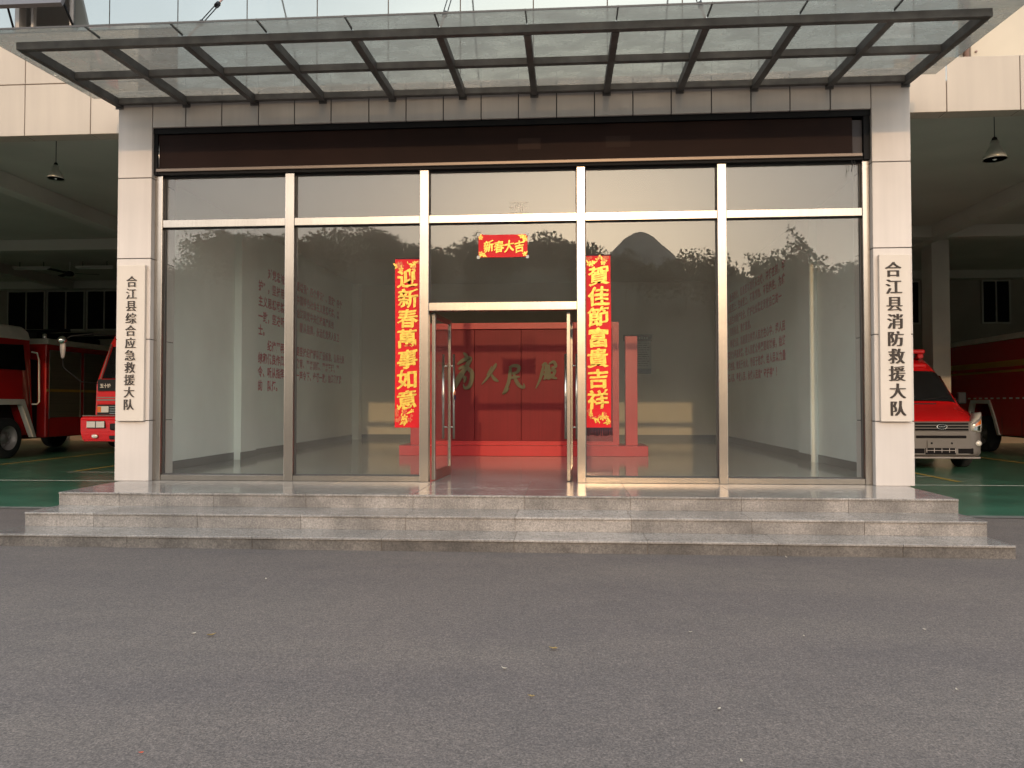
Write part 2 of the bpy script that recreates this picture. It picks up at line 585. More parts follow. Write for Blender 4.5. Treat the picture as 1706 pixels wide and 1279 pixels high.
quad(bm, [(5.2, 3.95, 0.009), (26, 3.95, 0.009), (26, 4.06, 0.009), (5.2, 4.06, 0.009)])
quad(bm, [(-9.2, 5.4, 0.009), (-7.0, 5.4, 0.009), (-7.0, 5.49, 0.009), (-9.2, 5.49, 0.009)])
quad(bm, [(5.2, 5.5, 0.009), (7.6, 5.5, 0.009), (7.6, 5.59, 0.009), (5.2, 5.59, 0.009)])
struct("white_floor_line", bm, "wline")

# hills and woods behind the camera: they are what the glass mirrors
RIDGE = [(-300, 470), (0, 450), (200, 446), (275, 440), (300, 437), (318, 420), (338, 392), (360, 387), (400, 388), (470, 387), (500, 391),
         (540, 387), (590, 384), (640, 388), (680, 398), (720, 408), (745, 414), (790, 396), (830, 400), (900, 396),
         (960, 402), (1000, 420), (1040, 430), (1130, 432), (1170, 432), (1215, 438), (1260, 436), (1300, 436),
         (1330, 430), (1370, 432), (1440, 440), (1700, 452), (2000, 470)]
def mirror_ray(px, py):
    """direction, on the street side, of what the storefront glass shows at a photograph position"""
    u, v = (px - 853) / 1277.7, -(py - 639.5) / 1277.7
    yw, pt = 0.0701, 0.0246
    r = Vector((math.cos(yw), math.sin(yw), 0))
    f = Vector((-math.sin(yw) * math.cos(pt), math.cos(yw) * math.cos(pt), math.sin(pt)))
    up = r.cross(f)
    d = u * r + v * up + f
    return Vector((d.x, -d.y, d.z)) / math.hypot(d.x, d.y)
MIR = Vector((0.804, 9.70, 1.392))
rows = []
for px, py in RIDGE:
    d = mirror_ray(px, py)
    col = []
    for dist, k in ((60, 0.0), (85, 0.30), (110, 0.72), (135, 0.985), (190, 1.0), (300, 0.3)):
        h = (d.z * 135 + 1.392) * 0.93
        p = MIR + Vector((d.x, d.y, 0)) * dist
        col.append((p.x + random.uniform(-1, 1), p.y, -0.2 + h * k * (1 + random.uniform(-.03, .03))))
    rows.append(col)
bm = BM()
V = [[bm.verts.new(p) for p in c] for c in rows]
for a, b in zip(V, V[1:]):
    for k in range(len(a) - 1):
        bm.faces.new((a[k], b[k], b[k + 1], a[k + 1])).smooth = True
struct("hills", bm, "hill")
bm = BM()                                              # the far dome-shaped mountain
cm = MIR + Vector((mirror_ray(1066, 386).x, mirror_ray(1066, 386).y, 0)) * 420
hm = mirror_ray(1066, 386).z * 420 + 1.4
prof = [(50, -2), (40, 0.48 * hm), (26, 0.73 * hm), (18, 0.855 * hm), (8.5, 0.945 * hm), (3.5, 0.99 * hm), (0.01, hm)]
lathe(bm, prof, (cm.x, cm.y, 0), 'z', 36)
for v in bm.verts:
    if 1 < v.co.z < hm - 1:
        v.co += Vector((random.uniform(-1, 1), random.uniform(-1, 1), random.uniform(-.7, .7)))
struct("mountain", bm, "mount")

def crown(bm, c, rx, rz, n, size, rs):
    for _ in range(n):
        while True:
            p = Vector((rs.uniform(-1, 1), rs.uniform(-1, 1), rs.uniform(-1, 1)))
            if 0.25 < p.length < 1: break
        k = 1 + 0.28 * math.sin(3.1 * p.x + 5 * p.z + c[0]) + 0.2 * math.sin(4.3 * p.y + c[1])
        q = Vector((c[0] + p.x * rx * k, c[1] + p.y * rx * k, c[2] + p.z * rz * k))
        a = Vector((rs.gauss(0, 1), rs.gauss(0, 1), rs.gauss(0, 1))).normalized()
        b = a.orthogonal().normalized()
        s = size * rs.uniform(0.6, 1.3)
        quad(bm, [q + s * a, q + 0.7 * s * b, q - s * a, q - 0.7 * s * b])
bm = BM()
rs = random.Random(3)
xs = [p[0] for p in RIDGE]
def ridge_y(px):
    for (x0, y0), (x1, y1) in zip(RIDGE, RIDGE[1:]):
        if x0 <= px <= x1:
            return y0 + (y1 - y0) * (px - x0) / (x1 - x0)
    return 470
for i in range(240):
    px = rs.uniform(-150, 1850)
    dist = rs.choice((95, 112, 122, 130))
    d = mirror_ray(px, ridge_y(px))
    p = MIR + Vector((d.x, d.y, 0)) * dist
    top = (d.z * dist + 1.392) * rs.uniform(0.93, 1.0) + 0.2
    rz = rs.uniform(1.1, 2.4)
    crown(bm, (p.x, p.y, top - rz * 1.05), rs.uniform(1.8, 3.6), rz, 320, 0.24, rs)
for px, py, rx, rz in ((590, 376, 4.5, 1.8), (345, 384, 3.0, 4), (790, 384, 1.8, 5), (1190, 414, 2.6, 3.4), (1284, 420, 2.8, 2.6),
                       (1322, 402, 1.9, 4.2), (1040, 418, 2.0, 2), (1140, 424, 2.4, 2), (1335, 408, 1.6, 3), (905, 390, 3, 2.2)):
    d = mirror_ray(px, py)
    p = MIR + Vector((d.x, d.y, 0)) * 100
    crown(bm, (p.x, p.y, d.z * 100 + 1.4 - rz * 0.95), rx, rz, 1100, 0.20, rs)
    tube(bm, [(p.x, p.y, 0), (p.x + 0.3, p.y, d.z * 100 - rz)], 0.3, 6, 0.12)
o = link("distant_wood", bm, "wood", fix=False)
tag(o, kind="stuff")
# ================================================================== THE FIRE STATION
fs = Thing("fire_station", (0, 0, 0), "pale panel-clad fire station with glazed lobby between two open truck bays", "building")
PX0, PX1, ZP = 4.454, 4.90, 0.41
JZ = [ZP, 1.171, 2.201, 3.231, 4.262, 5.36]
for s in (-1, 1):
    x0, x1 = sorted((s * PX0, s * PX1))
    bm = BM()
    for a, b in zip(JZ, JZ[1:]):
        box(bm, x0, x1, 0.0, 0.60, a + (0.005 if a > ZP else 0), b - 0.005, bev=0.004, seg=1)
    pil = fs.part("porch_pillar", bm, "clad")
    fs.part("panel_joint", B1(x0 + 0.007, x1 - 0.007, 0.007, 0.59, ZP + 0.01, 5.35), "gap", pil)
FX = [-4.452, -4.014, -3.542, -3.065, -2.599, -2.129, -1.647, -1.176, -0.707, -0.235, 0.228, 0.698, 1.162, 1.629, 2.092,
      2.573, 3.044, 3.505, 3.976, 4.452]
bm = BM()
for a, b in zip(FX, FX[1:]):
    box(bm, a + 0.006, b - 0.006, 0.0, 0.16, 4.905, 5.36, bev=0.004, seg=1)
fas = fs.part("fascia", bm, "clad")
fs.part("panel_joint", B1(-4.449, 4.449, 0.010, 0.155, 4.912, 5.355), "gap", fas)
fs.part("porch_roof", B1(-4.90, 4.90, 0.01, 0.45, 5.365, 5.39), "clad")
# beams over the truck bays and the walls above them
YB = 0.45
def panels(name, xs, zs, y, th, material, gapmat, g=0.006):
    bm = BM()
    for a, b in zip(xs, xs[1:]):
        for c, d in zip(zs, zs[1:]):
            box(bm, a + g, b - g, y, y + th, c + (g if c != zs[0] else 0), d - g, bev=0.004, seg=1)
    o = fs.part(name, bm, material)
    fs.part("panel_joint", B1(xs[0] + 0.01, xs[-1] - 0.01, y + 0.010, y + th - 0.004, zs[0] + 0.004, zs[-1] - 0.01), gapmat, o)
LX = [-26] + [-6.50 - 0.93 * k for k in range(20, -1, -1)] + [-5.57, -4.905]
panels("bay_beam", LX, [5.01, 5.71, 6.42], YB, 0.23, "cladw", "gapb")
RX = [4.905, 5.54] + [6.42 + 0.90 * k for k in range(22)]
panels("bay_beam", RX, [5.01, 5.70], YB, 0.23, "cladw", "gapb")
fs.part("recessed_wall", B1(5.72, 26.2, 0.80, 1.0, 5.71, 9.6), "cream")
fs.part("beam_ledge", B1(5.72, 26.2, 0.684, 0.799, 5.60, 5.695), "cladw")
bm = BM()
box(bm, 6.01, 8.4, 0.785, 0.797, 5.83, 8.2, bev=0.004, seg=1)
dr = fs.part("wall_panel_door", bm, "cream")
fs.part("door_seam", B1(5.985, 8.43, 0.790, 0.7985, 5.80, 8.23), "gapb", dr)
bm = BM()
lathe(bm, [(0.0, 0), (0.018, 0.0), (0.018, 0.02), (0, 0.02)], (5.955, 0.77, 5.905), 'y', 10)
fs.part("hinge", bm, "pipe", dr)
bm = BM()
lathe(bm, [(0.0, 0), (0.014, 0.0), (0.014, 0.02), (0, 0.02)], (6.07, 0.765, 5.90), 'y', 10)
fs.part("hinge", bm, "pipe", dr)
for x in (5.79, 5.915):
    bm = BM()
    tube(bm, [(x, 0.72, 5.70), (x, 0.72, 8.6)], 0.034, 12)
    fs.part("drain_pipe", bm, "pipe")
# curtain wall above the porch
cz0, cz1 = 5.40, 8.6
cxs = [-4.37 + 0.953 * k for k in range(-1, 11)]
for k in range(-20, -2):
    pass
cx_all = [-26, -20, -15, -11, -8.18, -7.23]
for a, b in zip(cx_all, cx_all[1:]):
    fs.part("curtain_pane", B1(a + 0.007, b - 0.007, YB + 0.005, YB + 0.025, 6.43, cz1), "curtain")
for a, b in zip(cxs, cxs[1:] + [5.70]):
    fs.part("curtain_pane", B1(a + 0.007, b - 0.007, YB + 0.005, YB + 0.025, cz0 if a > -4.9 else 6.43, cz1), "curtain")
fs.part("curtain_pane", B1(-5.82, -5.33, YB + 0.005, YB + 0.025, 6.43, cz1), "curtain")
fs.part("curtain_pane", B1(-7.22, -6.66, YB + 0.005, YB + 0.025, 6.43, cz1), "curtain")
fs.part("curtain_pane", B1(-6.645, -5.835, YB + 0.005, YB + 0.025, 7.26, cz1), "curtain")
bm = BM()
box(bm, -26, -6.645, YB + 0.03, YB + 0.10, 6.43, cz1)
box(bm, -5.835, 5.70, YB + 0.03, YB + 0.10, 5.40, cz1)
box(bm, -6.64, -5.84, YB + 0.03, YB + 0.10, 7.27, cz1)
fs.part("curtain_backing", bm, "gapb")
# the open awning window
bm = BM()
x0, x1, z0, z1 = -6.645, -5.835, 6.43, 7.25
box(bm, x0, x0 + 0.06, YB - 0.02, YB + 0.12, z0, z1)
box(bm, x1 - 0.035, x1, YB - 0.02, YB + 0.12, z0, z1)
box(bm, x0 + 0.06, x1 - 0.035, YB - 0.015, YB + 0.12, z1 - 0.05, z1)
box(bm, x0 + 0.06, x1 - 0.035, YB - 0.015, YB + 0.12, z0, z0 + 0.04)
box(bm, x0 + 0.20, x0 + 0.235, YB + 0.02, YB + 0.08, z0 + 0.04, z1 - 0.05)
aw = fs.part("awning_window", bm, "winframe")
fs.part("room_void", B1(x0 - .3, x1 + .3, YB + 0.6, YB + 0.65, z0 - .2, z1 + .3), "dark", aw)
sash = [(0.0, 0.0), (-0.62, -0.66)]
bm = BM()
prism(bm, [(YB - 0.03, 7.24), (YB - 0.30, 6.655), (YB - 0.255, 6.625), (YB + 0.003, 7.20)], 'x', x0 - 0.03, x1 + 0.03)
fs.part("sash", bm, "awn", aw)
bm = BM()
tube(bm, [(x1 + 0.03, YB - 0.02, 6.45), (x1 - 0.02, YB - 0.24, 6.80)], 0.016, 6)
fs.part("window_stay", bm, "blackm", aw)
bm = BM()
tube(bm, [(x0 - 0.01, YB - 0.02, 6.45), (x0 + 0.02, YB - 0.24, 6.80)], 0.016, 6)
fs.part("window_stay", bm, "blackm", aw)
# lobby
W = 4.95
LC = 4.62
for s in (-1, 1):
    x0, x1 = sorted((s * W, s * (W + 0.15)))
    fs.part("lobby_wall", B1(x0, x1, 0.602, 18, 0, 5.9), "lobbyw")
    a, b = sorted((s * (W - 0.002), s * (W - 0.13)))
    fs.part("lobby_pilaster", B1(a, b, 3.6, 4.25, ZP, LC), "lobbyw")
    a, b = sorted((s * (W - 0.002), s * (W - 0.19)))
    fs.part("lobby_pilaster", B1(a, b, 10.95, 11.24, ZP, LC), "lobbyw")
    bm = BM()
    a, b = sorted((s * W, s * (W - 0.015)))
    box(bm, a, b, 0.7, 3.58, ZP, ZP + 0.13)
    box(bm, a, b, 4.27, 10.93, ZP, ZP + 0.13)
    a, b = sorted((s * (W - 0.13), s * (W - 0.145)))
    box(bm, a, b, 3.58, 4.27, ZP, ZP + 0.13)
    fs.part("skirting", bm, "skirt")
fs.part("lobby_wall", B1(-W, W, 11.25, 11.4, 0, 5.9), "lobbyb", label="beige rear lobby wall")
fs.part("skirting", B1(-W + 0.2, W - 0.2, 11.232, 11.248, ZP, ZP + 0.13), "skirt")
fs.part("lobby_ceiling", B1(-W + .002, W - .002, 0.3, 11.24, LC, LC + 0.2), "lobbyc")
fs.part("lobby_floor", B1(-W + .002, W - .002, 0.24, 11.24, 0.2, ZP - 0.001), "lobbyf")
# truck bays
for s in (-1, 1):
    a, b = sorted((s * 5.11, s * 26))
    fs.part("garage_ceiling", B1(a, b, 0.69 if s < 0 else 1.005, 18, 5.9, 6.1), "garc")
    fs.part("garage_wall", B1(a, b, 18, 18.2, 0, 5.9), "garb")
    c, d = sorted((s * 26, s * 26.2))
    fs.part("garage_wall", B1(c, d, 0.5, 18.2, 0, 5.9), "gar")
    fs.part("garage_beam", B1(a, b, 10.7, 11.05, 5.60, 5.895), "garc")
    fs.part("garage_beam", B1(a, b, 17.6, 17.99, 5.62, 5.895), "garc")
    for x in (10.4, 17.6):
        c, d = sorted((s * x, s * (x - 0.32)))
        fs.part("garage_beam", B1(c, d, 0.70, 10.69, 5.58, 5.895), "garc")
        fs.part("garage_beam", B1(c, d, 11.06, 17.59, 5.58, 5.895), "garc")
for x0, x1 in ((10.57, 11.03), (17.5, 17.96), (-17.96, -17.5)):
    bm = BM()
    box(bm, x0, x1, 11.8, 12.4, 0, 5.895, bev=0.012, seg=2)
    fs.part("garage_column", bm, "gar")
WN = [(-17.0, -15.62), (-18.55, -17.06), (-20.1, -18.61), (15.05, 16.0), (16.9, 18.4), (18.46, 19.9), (11.6, 13.0)]
for x0, x1 in WN:
    z0, z1 = 4.10, 5.60
    bm = BM()
    for a, b, c, d in ((x0, x0 + .05, z0, z1), (x1 - .05, x1, z0, z1), (x0 + .05, x1 - .05, z0, z0 + .05), (x0 + .05, x1 - .05, z1 - .05, z1),
                       ((x0 + x1) / 2 - .02, (x0 + x1) / 2 + .02, z0 + .05, z1 - .05)):
        box(bm, a, b, 17.93, 17.995, c, d)
    f = fs.part("garage_window", bm, "winframe")
    fs.part("window_pane", B1(x0 + .05, x1 - .05, 17.965, 17.99, z0 + .05, z1 - .05), "dark", f)
# upper block that closes the building
fs.part("upper_block", B1(-26.2, 26.2, 1.02, 18.2, 6.12, 9.6), "cladw")

# ------------------------------------------------------------------ stone steps
st = Thing("entrance_steps", (0, -1.2, 0), "wide three-step grey granite stair in front of the glazed entrance", "steps")
SX = 4.79
steps = [(-2.22, 0.0, 0.121, -1.76, "graniteb", [-3.42, -2.18, -0.93, 0.32, 1.55, 2.72, 3.82]),
         (-1.76, 0.121, 0.264, -1.23, "graniter", [-4.05, -2.95, -1.87, -0.80, 0.30, 1.44, 2.60, 3.66]),
         (-1.23, 0.264, ZP, 0.30, "graniter", [-4.1, -3.03, -2.0, -0.83, 0.36, 1.48, 2.62, 3.7])]
for k, (y0, z0, z1, yb, mt, js) in enumerate(steps):
    xs = [-SX] + js + [SX]
    bm = BM()
    tone = []
    for a, b in zip(xs, xs[1:]):
        t = random.random()
        n0 = len(bm.faces)
        box(bm, a + (0.0022 if a > -SX else 0), b - (0.0022 if b < SX else 0), y0 + 0.012, yb + 0.012, z0 - (0.05 if k == 0 else 0), z1 - 0.022)
        tone += [t] * (len(bm.faces) - n0)
    o = st.part("riser", bm, mt)
    at = o.data.attributes.new("tone", 'FLOAT', 'FACE')
    for i, t in enumerate(tone):
        at.data[i].value = t
    bm = BM()
    tone = []
    off = random.uniform(-.1, .1)
    for a, b in zip(xs, xs[1:]):
        t = random.random()
        ys = [y0, yb + (0.011 if k < 2 else 0)] if k < 2 else [y0, -0.62, yb]
        for c, d in zip(ys, ys[1:]):
            n0 = len(bm.faces)
            box(bm, a + (0.0015 if a > -SX else 0), b - (0.0015 if b < SX else 0), c, d - 0.002, z1 - 0.022, z1, bev=0.003, seg=1)
            tone += [t] * (len(bm.faces) - n0)
    o2 = st.part("tread", bm, "granite", o)
    at = o2.data.attributes.new("tone", 'FLOAT', 'FACE')
    for i, t in enumerate(tone):
        at.data[i].value = t
    st.part("joint", B1(-SX + .01, SX - .01, y0 + 0.018, yb + 0.008, z0 + .002, z1 - 0.004), "gapb", o)

# ------------------------------------------------------------------ glazed entrance front
gf = Thing("glazed_front", (0, 0.17, ZP), "steel framed glass entrance front with both middle doors standing open", "glass front")
MX = [(-4.457, -4.353), (-2.743, -2.626), (-1.017, -0.902), (0.943, 1.046), (2.651, 2.760), (4.370, 4.453)]
for a, b in MX:
    bm = BM()
    box(bm, a, b, 0.085, 0.225, ZP, 4.31, bev=0.006, seg=2)
    gf.part("mullion", bm, "steel")
for i in range(5):
    x0, x1 = MX[i][1], MX[i + 1][0]
    z = [0.397 + 0.015, 0.482]
    def rail(za, zb, y0=0.098):
        bm = BM()
        box(bm, x0 + 0.0005, x1 - 0.0005, y0, 0.215, za, zb, bev=0.004, seg=1)
        return gf.part("transom", bm, "steel")
    rail(3.643, 3.742)
    if i != 2:
        rail(ZP + 0.001, 0.482)
        lo = 0.482
    else:
        rail(2.543, 2.645)
        lo = 2.645
    def pane(za, zb):
        p = gf.part("glass_pane", B1(x0 - 0.002, x1 + 0.002, 0.165, 0.175, za, zb), "pane")
        bm = BM()
        g = 0.012
        box(bm, x0 + .001, x0 + g, 0.150, 0.190, za, zb)
        box(bm, x1 - g, x1 - .001, 0.150, 0.190, za, zb)
        box(bm, x0 + g, x1 - g, 0.150, 0.190, za + .0005, za + g)
        box(bm, x0 + g, x1 - g, 0.150, 0.190, zb - g, zb - .0005)
        gf.part("gasket", bm, "gasket", p)
    pane(lo, 3.643)
    pane(3.742, 4.31)
def door(hx, hy, ang, sgn):
    """leaf along +u from the hinge; ang turns it into the lobby"""
    L, z0, z1 = 0.96, ZP + 0.012, 2.535
    ca, sa = math.cos(ang), math.sin(ang)
    def T(bm):
        bmesh.ops.transform(bm, matrix=Matrix.Translation((hx, hy, 0)) @ Matrix.Rotation(ang, 4, 'Z'), verts=bm.verts)
        return bm
    bm = BM()
    fw, th = 0.055, 0.022
    box(bm, 0, fw, -th, th, z0, z1, bev=.003, seg=1)
    box(bm, L - fw, L, -th, th, z0, z1, bev=.003, seg=1)
    box(bm, fw, L - fw, -th, th, z0, z0 + 0.11, bev=.003, seg=1)
    box(bm, fw, L - fw, -th, th, z1 - 0.06, z1, bev=.003, seg=1)
    d = gf.part("door", T(bm), "steel")
    gf.part("door_pane", T(B1(fw, L - fw, -.005, .005, z0 + 0.11, z1 - 0.06)), "pane", d)
    for side in (-1, 1):
        bm = BM()
        u, y = L - 0.10, side * 0.075
        tube(bm, [(u, y, 0.90), (u, y, 2.06)], 0.017, 10)
        for z in (1.06, 1.90):
            tube(bm, [(u, side * 0.018, z), (u, y, z)], 0.010, 8)
        gf.part("door_handle", T(bm), "handle", d)
    return d, T
d1, T1 = door(-0.868, 0.25, R(86), 1)
d2, T2 = door(0.838, 0.25, R(87.5), -1)
bm = BM()
box(bm, 0.80, 0.915, -0.093, -0.0925, 1.50, 1.56)
gf.part("push_sticker", T1(bm), "orange", d1)
bm = BM()
box(bm, 0.80, 0.915, -0.093, -0.0925, 1.44, 1.4995)
gf.part("push_sticker", T1(bm), "blue", d1)
bm = BM()
for u in (0.835, 0.86, 0.88):
    box(bm, u, u + 0.008, -0.0945, -0.0935, 1.515, 1.545)
gf.part("sticker_print", T1(bm), "white", d1)

# ------------------------------------------------------------------ roller shutter header
sh = Thing("shutter_box", (0, 0.05, 4.31), "long dark brown roller shutter box above the glass front", "shutter box")
bm = BM()
box(bm, -4.40, 4.25, 0.055, 0.20, 4.392, 4.83, bev=0.006, seg=1)
hp = sh.part("cover_panel", bm, "brown")
bm = BM()
box(bm, 4.252, 4.37, 0.075, 0.20, 4.392, 4.80, bev=.004, seg=1)
sh.part("end_panel", bm, "endp")
bm = BM()
box(bm, -4.449, 4.449, 0.03, 0.24, 4.832, 4.904)
box(bm, -4.449, -4.402, 0.04, 0.24, 4.31, 4.831)
box(bm, 4.375, 4.449, 0.04, 0.24, 4.31, 4.831)
box(bm, -4.401, 4.374, 0.205, 0.24, 4.31, 4.831)
sh.part("box_frame", bm, "blackm")
bm = BM()
box(bm, -4.42, 4.36, 0.032, 0.10, 4.345, 4.388, bev=0.006, seg=2)
sh.part("bottom_bar", bm, "bar")
sh.part("shadow_gap", B1(-4.40, 4.37, 0.06, 0.204, 4.312, 4.344), "blackm")
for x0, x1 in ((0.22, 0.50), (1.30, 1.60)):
    sh.part("reflection_patch", B1(x0, x1, 0.0525, 0.0549, 4.53, 4.67), "brown_refl", hp)  # thin paler rectangles stand in for reflections on the shutter cover
bm = BM()
tube(bm, [(-4.385, 0.05, 4.40), (-4.385, 0.05, 4.72)], 0.006, 6)
sh.part("latch_rod", bm, "handle")
bm = BM()
for x, l in ((4.27, 0.10), (4.24, 0.16)):
    tube(bm, [(x, 0.07, 4.33), (x + 0.01, 0.068, 4.33 - l * .5), (x, 0.07, 4.33 - l)], 0.004, 5)
sh.part("loose_wire", bm, "cord")

# ------------------------------------------------------------------ canopy
cn = Thing("entrance_canopy", (0, 0, 5.18), "glass canopy on a dark steel grid hung over the entrance", "canopy")
RXs = [-4.885 + k * (4.85 + 4.885) / 11 for k in range(12)]
zf = lambda y: 5.085 + (y + 1.81) / 1.81 * 0.095
for x in RXs:
    bm = BM()
    w2 = 0.036
    a, b = -1.74, -0.002
    vs = []
    for y in (a, b):
        for z in (zf(y) - 0.004, zf(y) + 0.088):
            for dx in (-w2, w2):
                vs.append(bm.verts.new((x + dx, y, z)))
    for f in ((0, 1, 3, 2), (4, 6, 7, 5), (0, 4, 5, 1), (2, 3, 7, 6), (0, 2, 6, 4), (1, 5, 7, 3)):
        bm.faces.new([vs[i] for i in f])
    cn.part("rafter", bm, "canopy")
    bm = BM()
    box(bm, x - 0.05, x + 0.05, -0.014, -0.003, zf(0) - 0.03, zf(0) + 0.12)
    cn.part("wall_plate", bm, "canopy")
bm = BM()
box(bm, RXs[0] - 0.036, RXs[-1] + 0.036, -1.815, -1.742, zf(-1.81), zf(-1.81) + 0.080, bev=0.004, seg=1)
cn.part("front_beam", bm, "canopy")
for k in range(11):
    a, b = RXs[k] + 0.0365, RXs[k + 1] - 0.0365
    bm = BM()
    box(bm, a, b, -0.96, -0.89, zf(-0.92) + 0.014, zf(-0.92) + 0.086)
    cn.part("middle_beam", bm, "canopy")
    bm = BM()
    box(bm, a, b, -0.085, -0.016, zf(-0.05) + 0.016, zf(-0.05) + 0.086)
    cn.part("rear_beam", bm, "canopy")
ex = [-5.19] + RXs[1:-1] + [5.17]
for k in range(11):
    bm = BM()
    a, b = ex[k] + 0.006, ex[k + 1] - 0.006
    vs = []
    for y in (-2.085, -0.075):
        for dz in (0.090, 0.104):
            for x in (a, b):
                vs.append(bm.verts.new((x, y, zf(y) + dz)))
    for f in ((0, 1, 3, 2), (4, 6, 7, 5), (0, 4, 5, 1), (2, 3, 7, 6), (0, 2, 6, 4), (1, 5, 7, 3)):
        bm.faces.new([vs[i] for i in f])
    g = cn.part("glass_sheet", bm, "cglass")
    if k < 10:
        bm = BM()
        box(bm, ex[k + 1] - 0.0055, ex[k + 1] + 0.0055, -2.084, -1.83, zf(-1.95) + 0.082, zf(-1.95) + 0.106)
        cn.part("seal_strip", bm, "gasket", g)
bm = BM()
box(bm, ex[0], ex[-1], -2.092, -2.086, zf(-2.085) + 0.088, zf(-2.085) + 0.106)
cn.part("front_edge_strip", bm, "gasket")
for x in (RXs[2], RXs[5], RXs[8]):
    bm = BM()
    p0, p1 = Vector((x, -1.72, zf(-1.72) + 0.105)), Vector((x, YB - 0.01, 7.45))
    P = lambda t: p0.lerp(p1, t)
    tube(bm, [p0, P(0.14)], 0.011, 8)
    tube(bm, [P(0.30), p1], 0.011, 8)
    rod = cn.part("tension_rod", bm, "pipe")
    bm = BM()
    d = (p1 - p0).normalized()
    for dx in (-0.022, 0.022):
        tube(bm, [P(0.13) + Vector((dx, 0, 0)), P(0.31) + Vector((dx, 0, 0))], 0.006, 6)
    for t in (0.13, 0.31):
        tube(bm, [P(t - 0.012), P(t + 0.012)], 0.028, 8)
    cn.part("turnbuckle", bm, "blackm", rod)

# ------------------------------------------------------------------ sign boards on the pillars
def sign(x0, x1, z0, z1, text, zt, zb, cs, label, tilt):
    t = Thing("sign_board", ((x0 + x1) / 2, -0.03, z0), label, "sign")
    bm = BM()
    box(bm, x0, x1, -0.048, -0.001, z0, z1, bev=0.005, seg=2)
    t.part("board", bm, "board")
    bm = BM()
    n = len(text)
    for k, ch in enumerate(text):
        song(bm, ch, (x0 + x1) / 2 + tilt * (k / (n - 1) - 0.5), -0.0495, zt + (zb - zt) * k / (n - 1), cs, cs * 1.02)
    t.part("lettering", bm, "letblk")
sign(-4.862, -4.500, 1.165, 3.140, "合江县综合应急救援大队", 2.93, 1.375, 0.146, "eleven-character white sign board, 合江县综合应急救援大队, on the pillar beside the fire trucks with mirrors", -0.02)
sign(4.502, 4.858, 1.168, 3.142, "合江县消防救援大队", 2.965, 1.325, 0.190, "nine-character white sign board, 合江县消防救援大队, on the pillar beside the red van", 0.04)

# ------------------------------------------------------------------ new year couplets
def couplet(x0, x1, z0, z1, text, label, seed, dark_strip):
    rs = random.Random(seed)
    y = 0.160
    t = Thing("couplet_banner", ((x0 + x1) / 2, y, z0), label, "banner")
    bm = BM()
    n = 26
    rows = []
    for i in range(n + 1):
        f = i / n
        z = z0 + (z1 - z0) * f
        rows.append([(x0 + (x1 - x0) * u / 4 + 0.003 * math.sin(7 * f + seed), y - 0.0025 * (1 + math.sin(9 * f + u + seed)) * 0.6 - 0.001, z) for u in range(5)])
    V = [[bm.verts.new(p) for p in r] for r in rows]
    VB = [[bm.verts.new((p[0], p[1] + 0.0015, p[2])) for p in r] for r in rows]
    for i in range(n):
        for u in range(4):
            bm.faces.new((V[i][u], V[i][u + 1], V[i + 1][u + 1], V[i + 1][u])).smooth = True
            bm.faces.new((VB[i][u], VB[i + 1][u], VB[i + 1][u + 1], VB[i][u + 1]))
    t.part("paper", bm, "paper")
    yy = y - 0.0062
    bm = BM()
    N = len(text)
    H = z1 - z0
    for k, ch in enumerate(text):
        zc = 2.965 + (1.435 - 2.965) * k / (N - 1)
        brush(bm, ch, (x0 + x1) / 2 + rs.uniform(-.008, .008), yy, zc, 0.268, 0.248, seed + k, shear=rs.uniform(0.05, 0.13), off=0.012, depth=0.002, wob=0.017)
    t.part("lettering", bm, "foil")
    bm = BM()
    bm2 = BM()
    for zc, hh in ((z1 - 0.075, 0.055), (z0 + 0.135, 0.085)):
        for i in range(7):
            fx, fz = rs.uniform(x0 + .035, x1 - .035), zc + rs.uniform(-hh, hh)
            (flower if i % 3 else leaf2)(bm, fx, yy, fz, rs.uniform(0.022, 0.042), rs.uniform(0, 6))
            leaf2(bm, fx, yy, fz, rs.uniform(0.05, 0.09), rs.uniform(0, 6), 0.16)
        for i in range(8):
            flower(bm2, rs.uniform(x0 + .02, x1 - .02), yy + 0.001, zc + rs.uniform(-hh, hh), rs.uniform(0.018, 0.035), rs.uniform(0, 6))
    t.part("gold_flowers", bm, "foil")
    t.part("printed_flowers", bm2, "foilr")
    bm = BM()
    box(bm, x0 + .004, x1 + .004, y - .004, y - .001, z1 - 0.002, z1 + 0.014)
    t.part("top_strip", bm, "dark_strip")
    if dark_strip:  # row of thin dark strands below the paper
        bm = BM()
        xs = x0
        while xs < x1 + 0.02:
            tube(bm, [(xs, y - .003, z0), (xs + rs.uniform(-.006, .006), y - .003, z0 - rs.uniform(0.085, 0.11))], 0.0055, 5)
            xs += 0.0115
        t.part("dark_strip", bm, "dark_strip")
couplet(-1.340, -1.020, 1.083, 3.205, "迎新春萬事如意", "red vertical couplet with gold brush characters 迎新春萬事如意, beside the open doors", 11, False)
couplet(1.050, 1.362, 1.088, 3.215, "賀佳節富貴吉祥", "red vertical couplet with gold brush characters 賀佳節富貴吉祥 and a dark strip below", 23, True)
t = Thing("greeting_banner", (0.02, 0.16, 3.21), "small red banner with gold characters 新春大吉 on glass above the doors", "banner")
bm = BM()
x0, x1, z0, z1 = -0.285, 0.330, 3.215, 3.50
rows = [[(x0 + (x1 - x0) * i / 12, 0.157 - 0.003 * math.sin(i * 1.1) * (j - 1), z0 + (z1 - z0) * j / 3 - 0.004 * math.sin(i / 12 * 3.14)) for i in range(13)] for j in range(4)]
V = [[bm.verts.new(p) for p in r] for r in rows]
for j in range(3):
    for i in range(12):
        bm.faces.new((V[j][i], V[j][i + 1], V[j + 1][i + 1], V[j + 1][i])).smooth = True
t.part("paper", bm, "paper")
bm = BM()
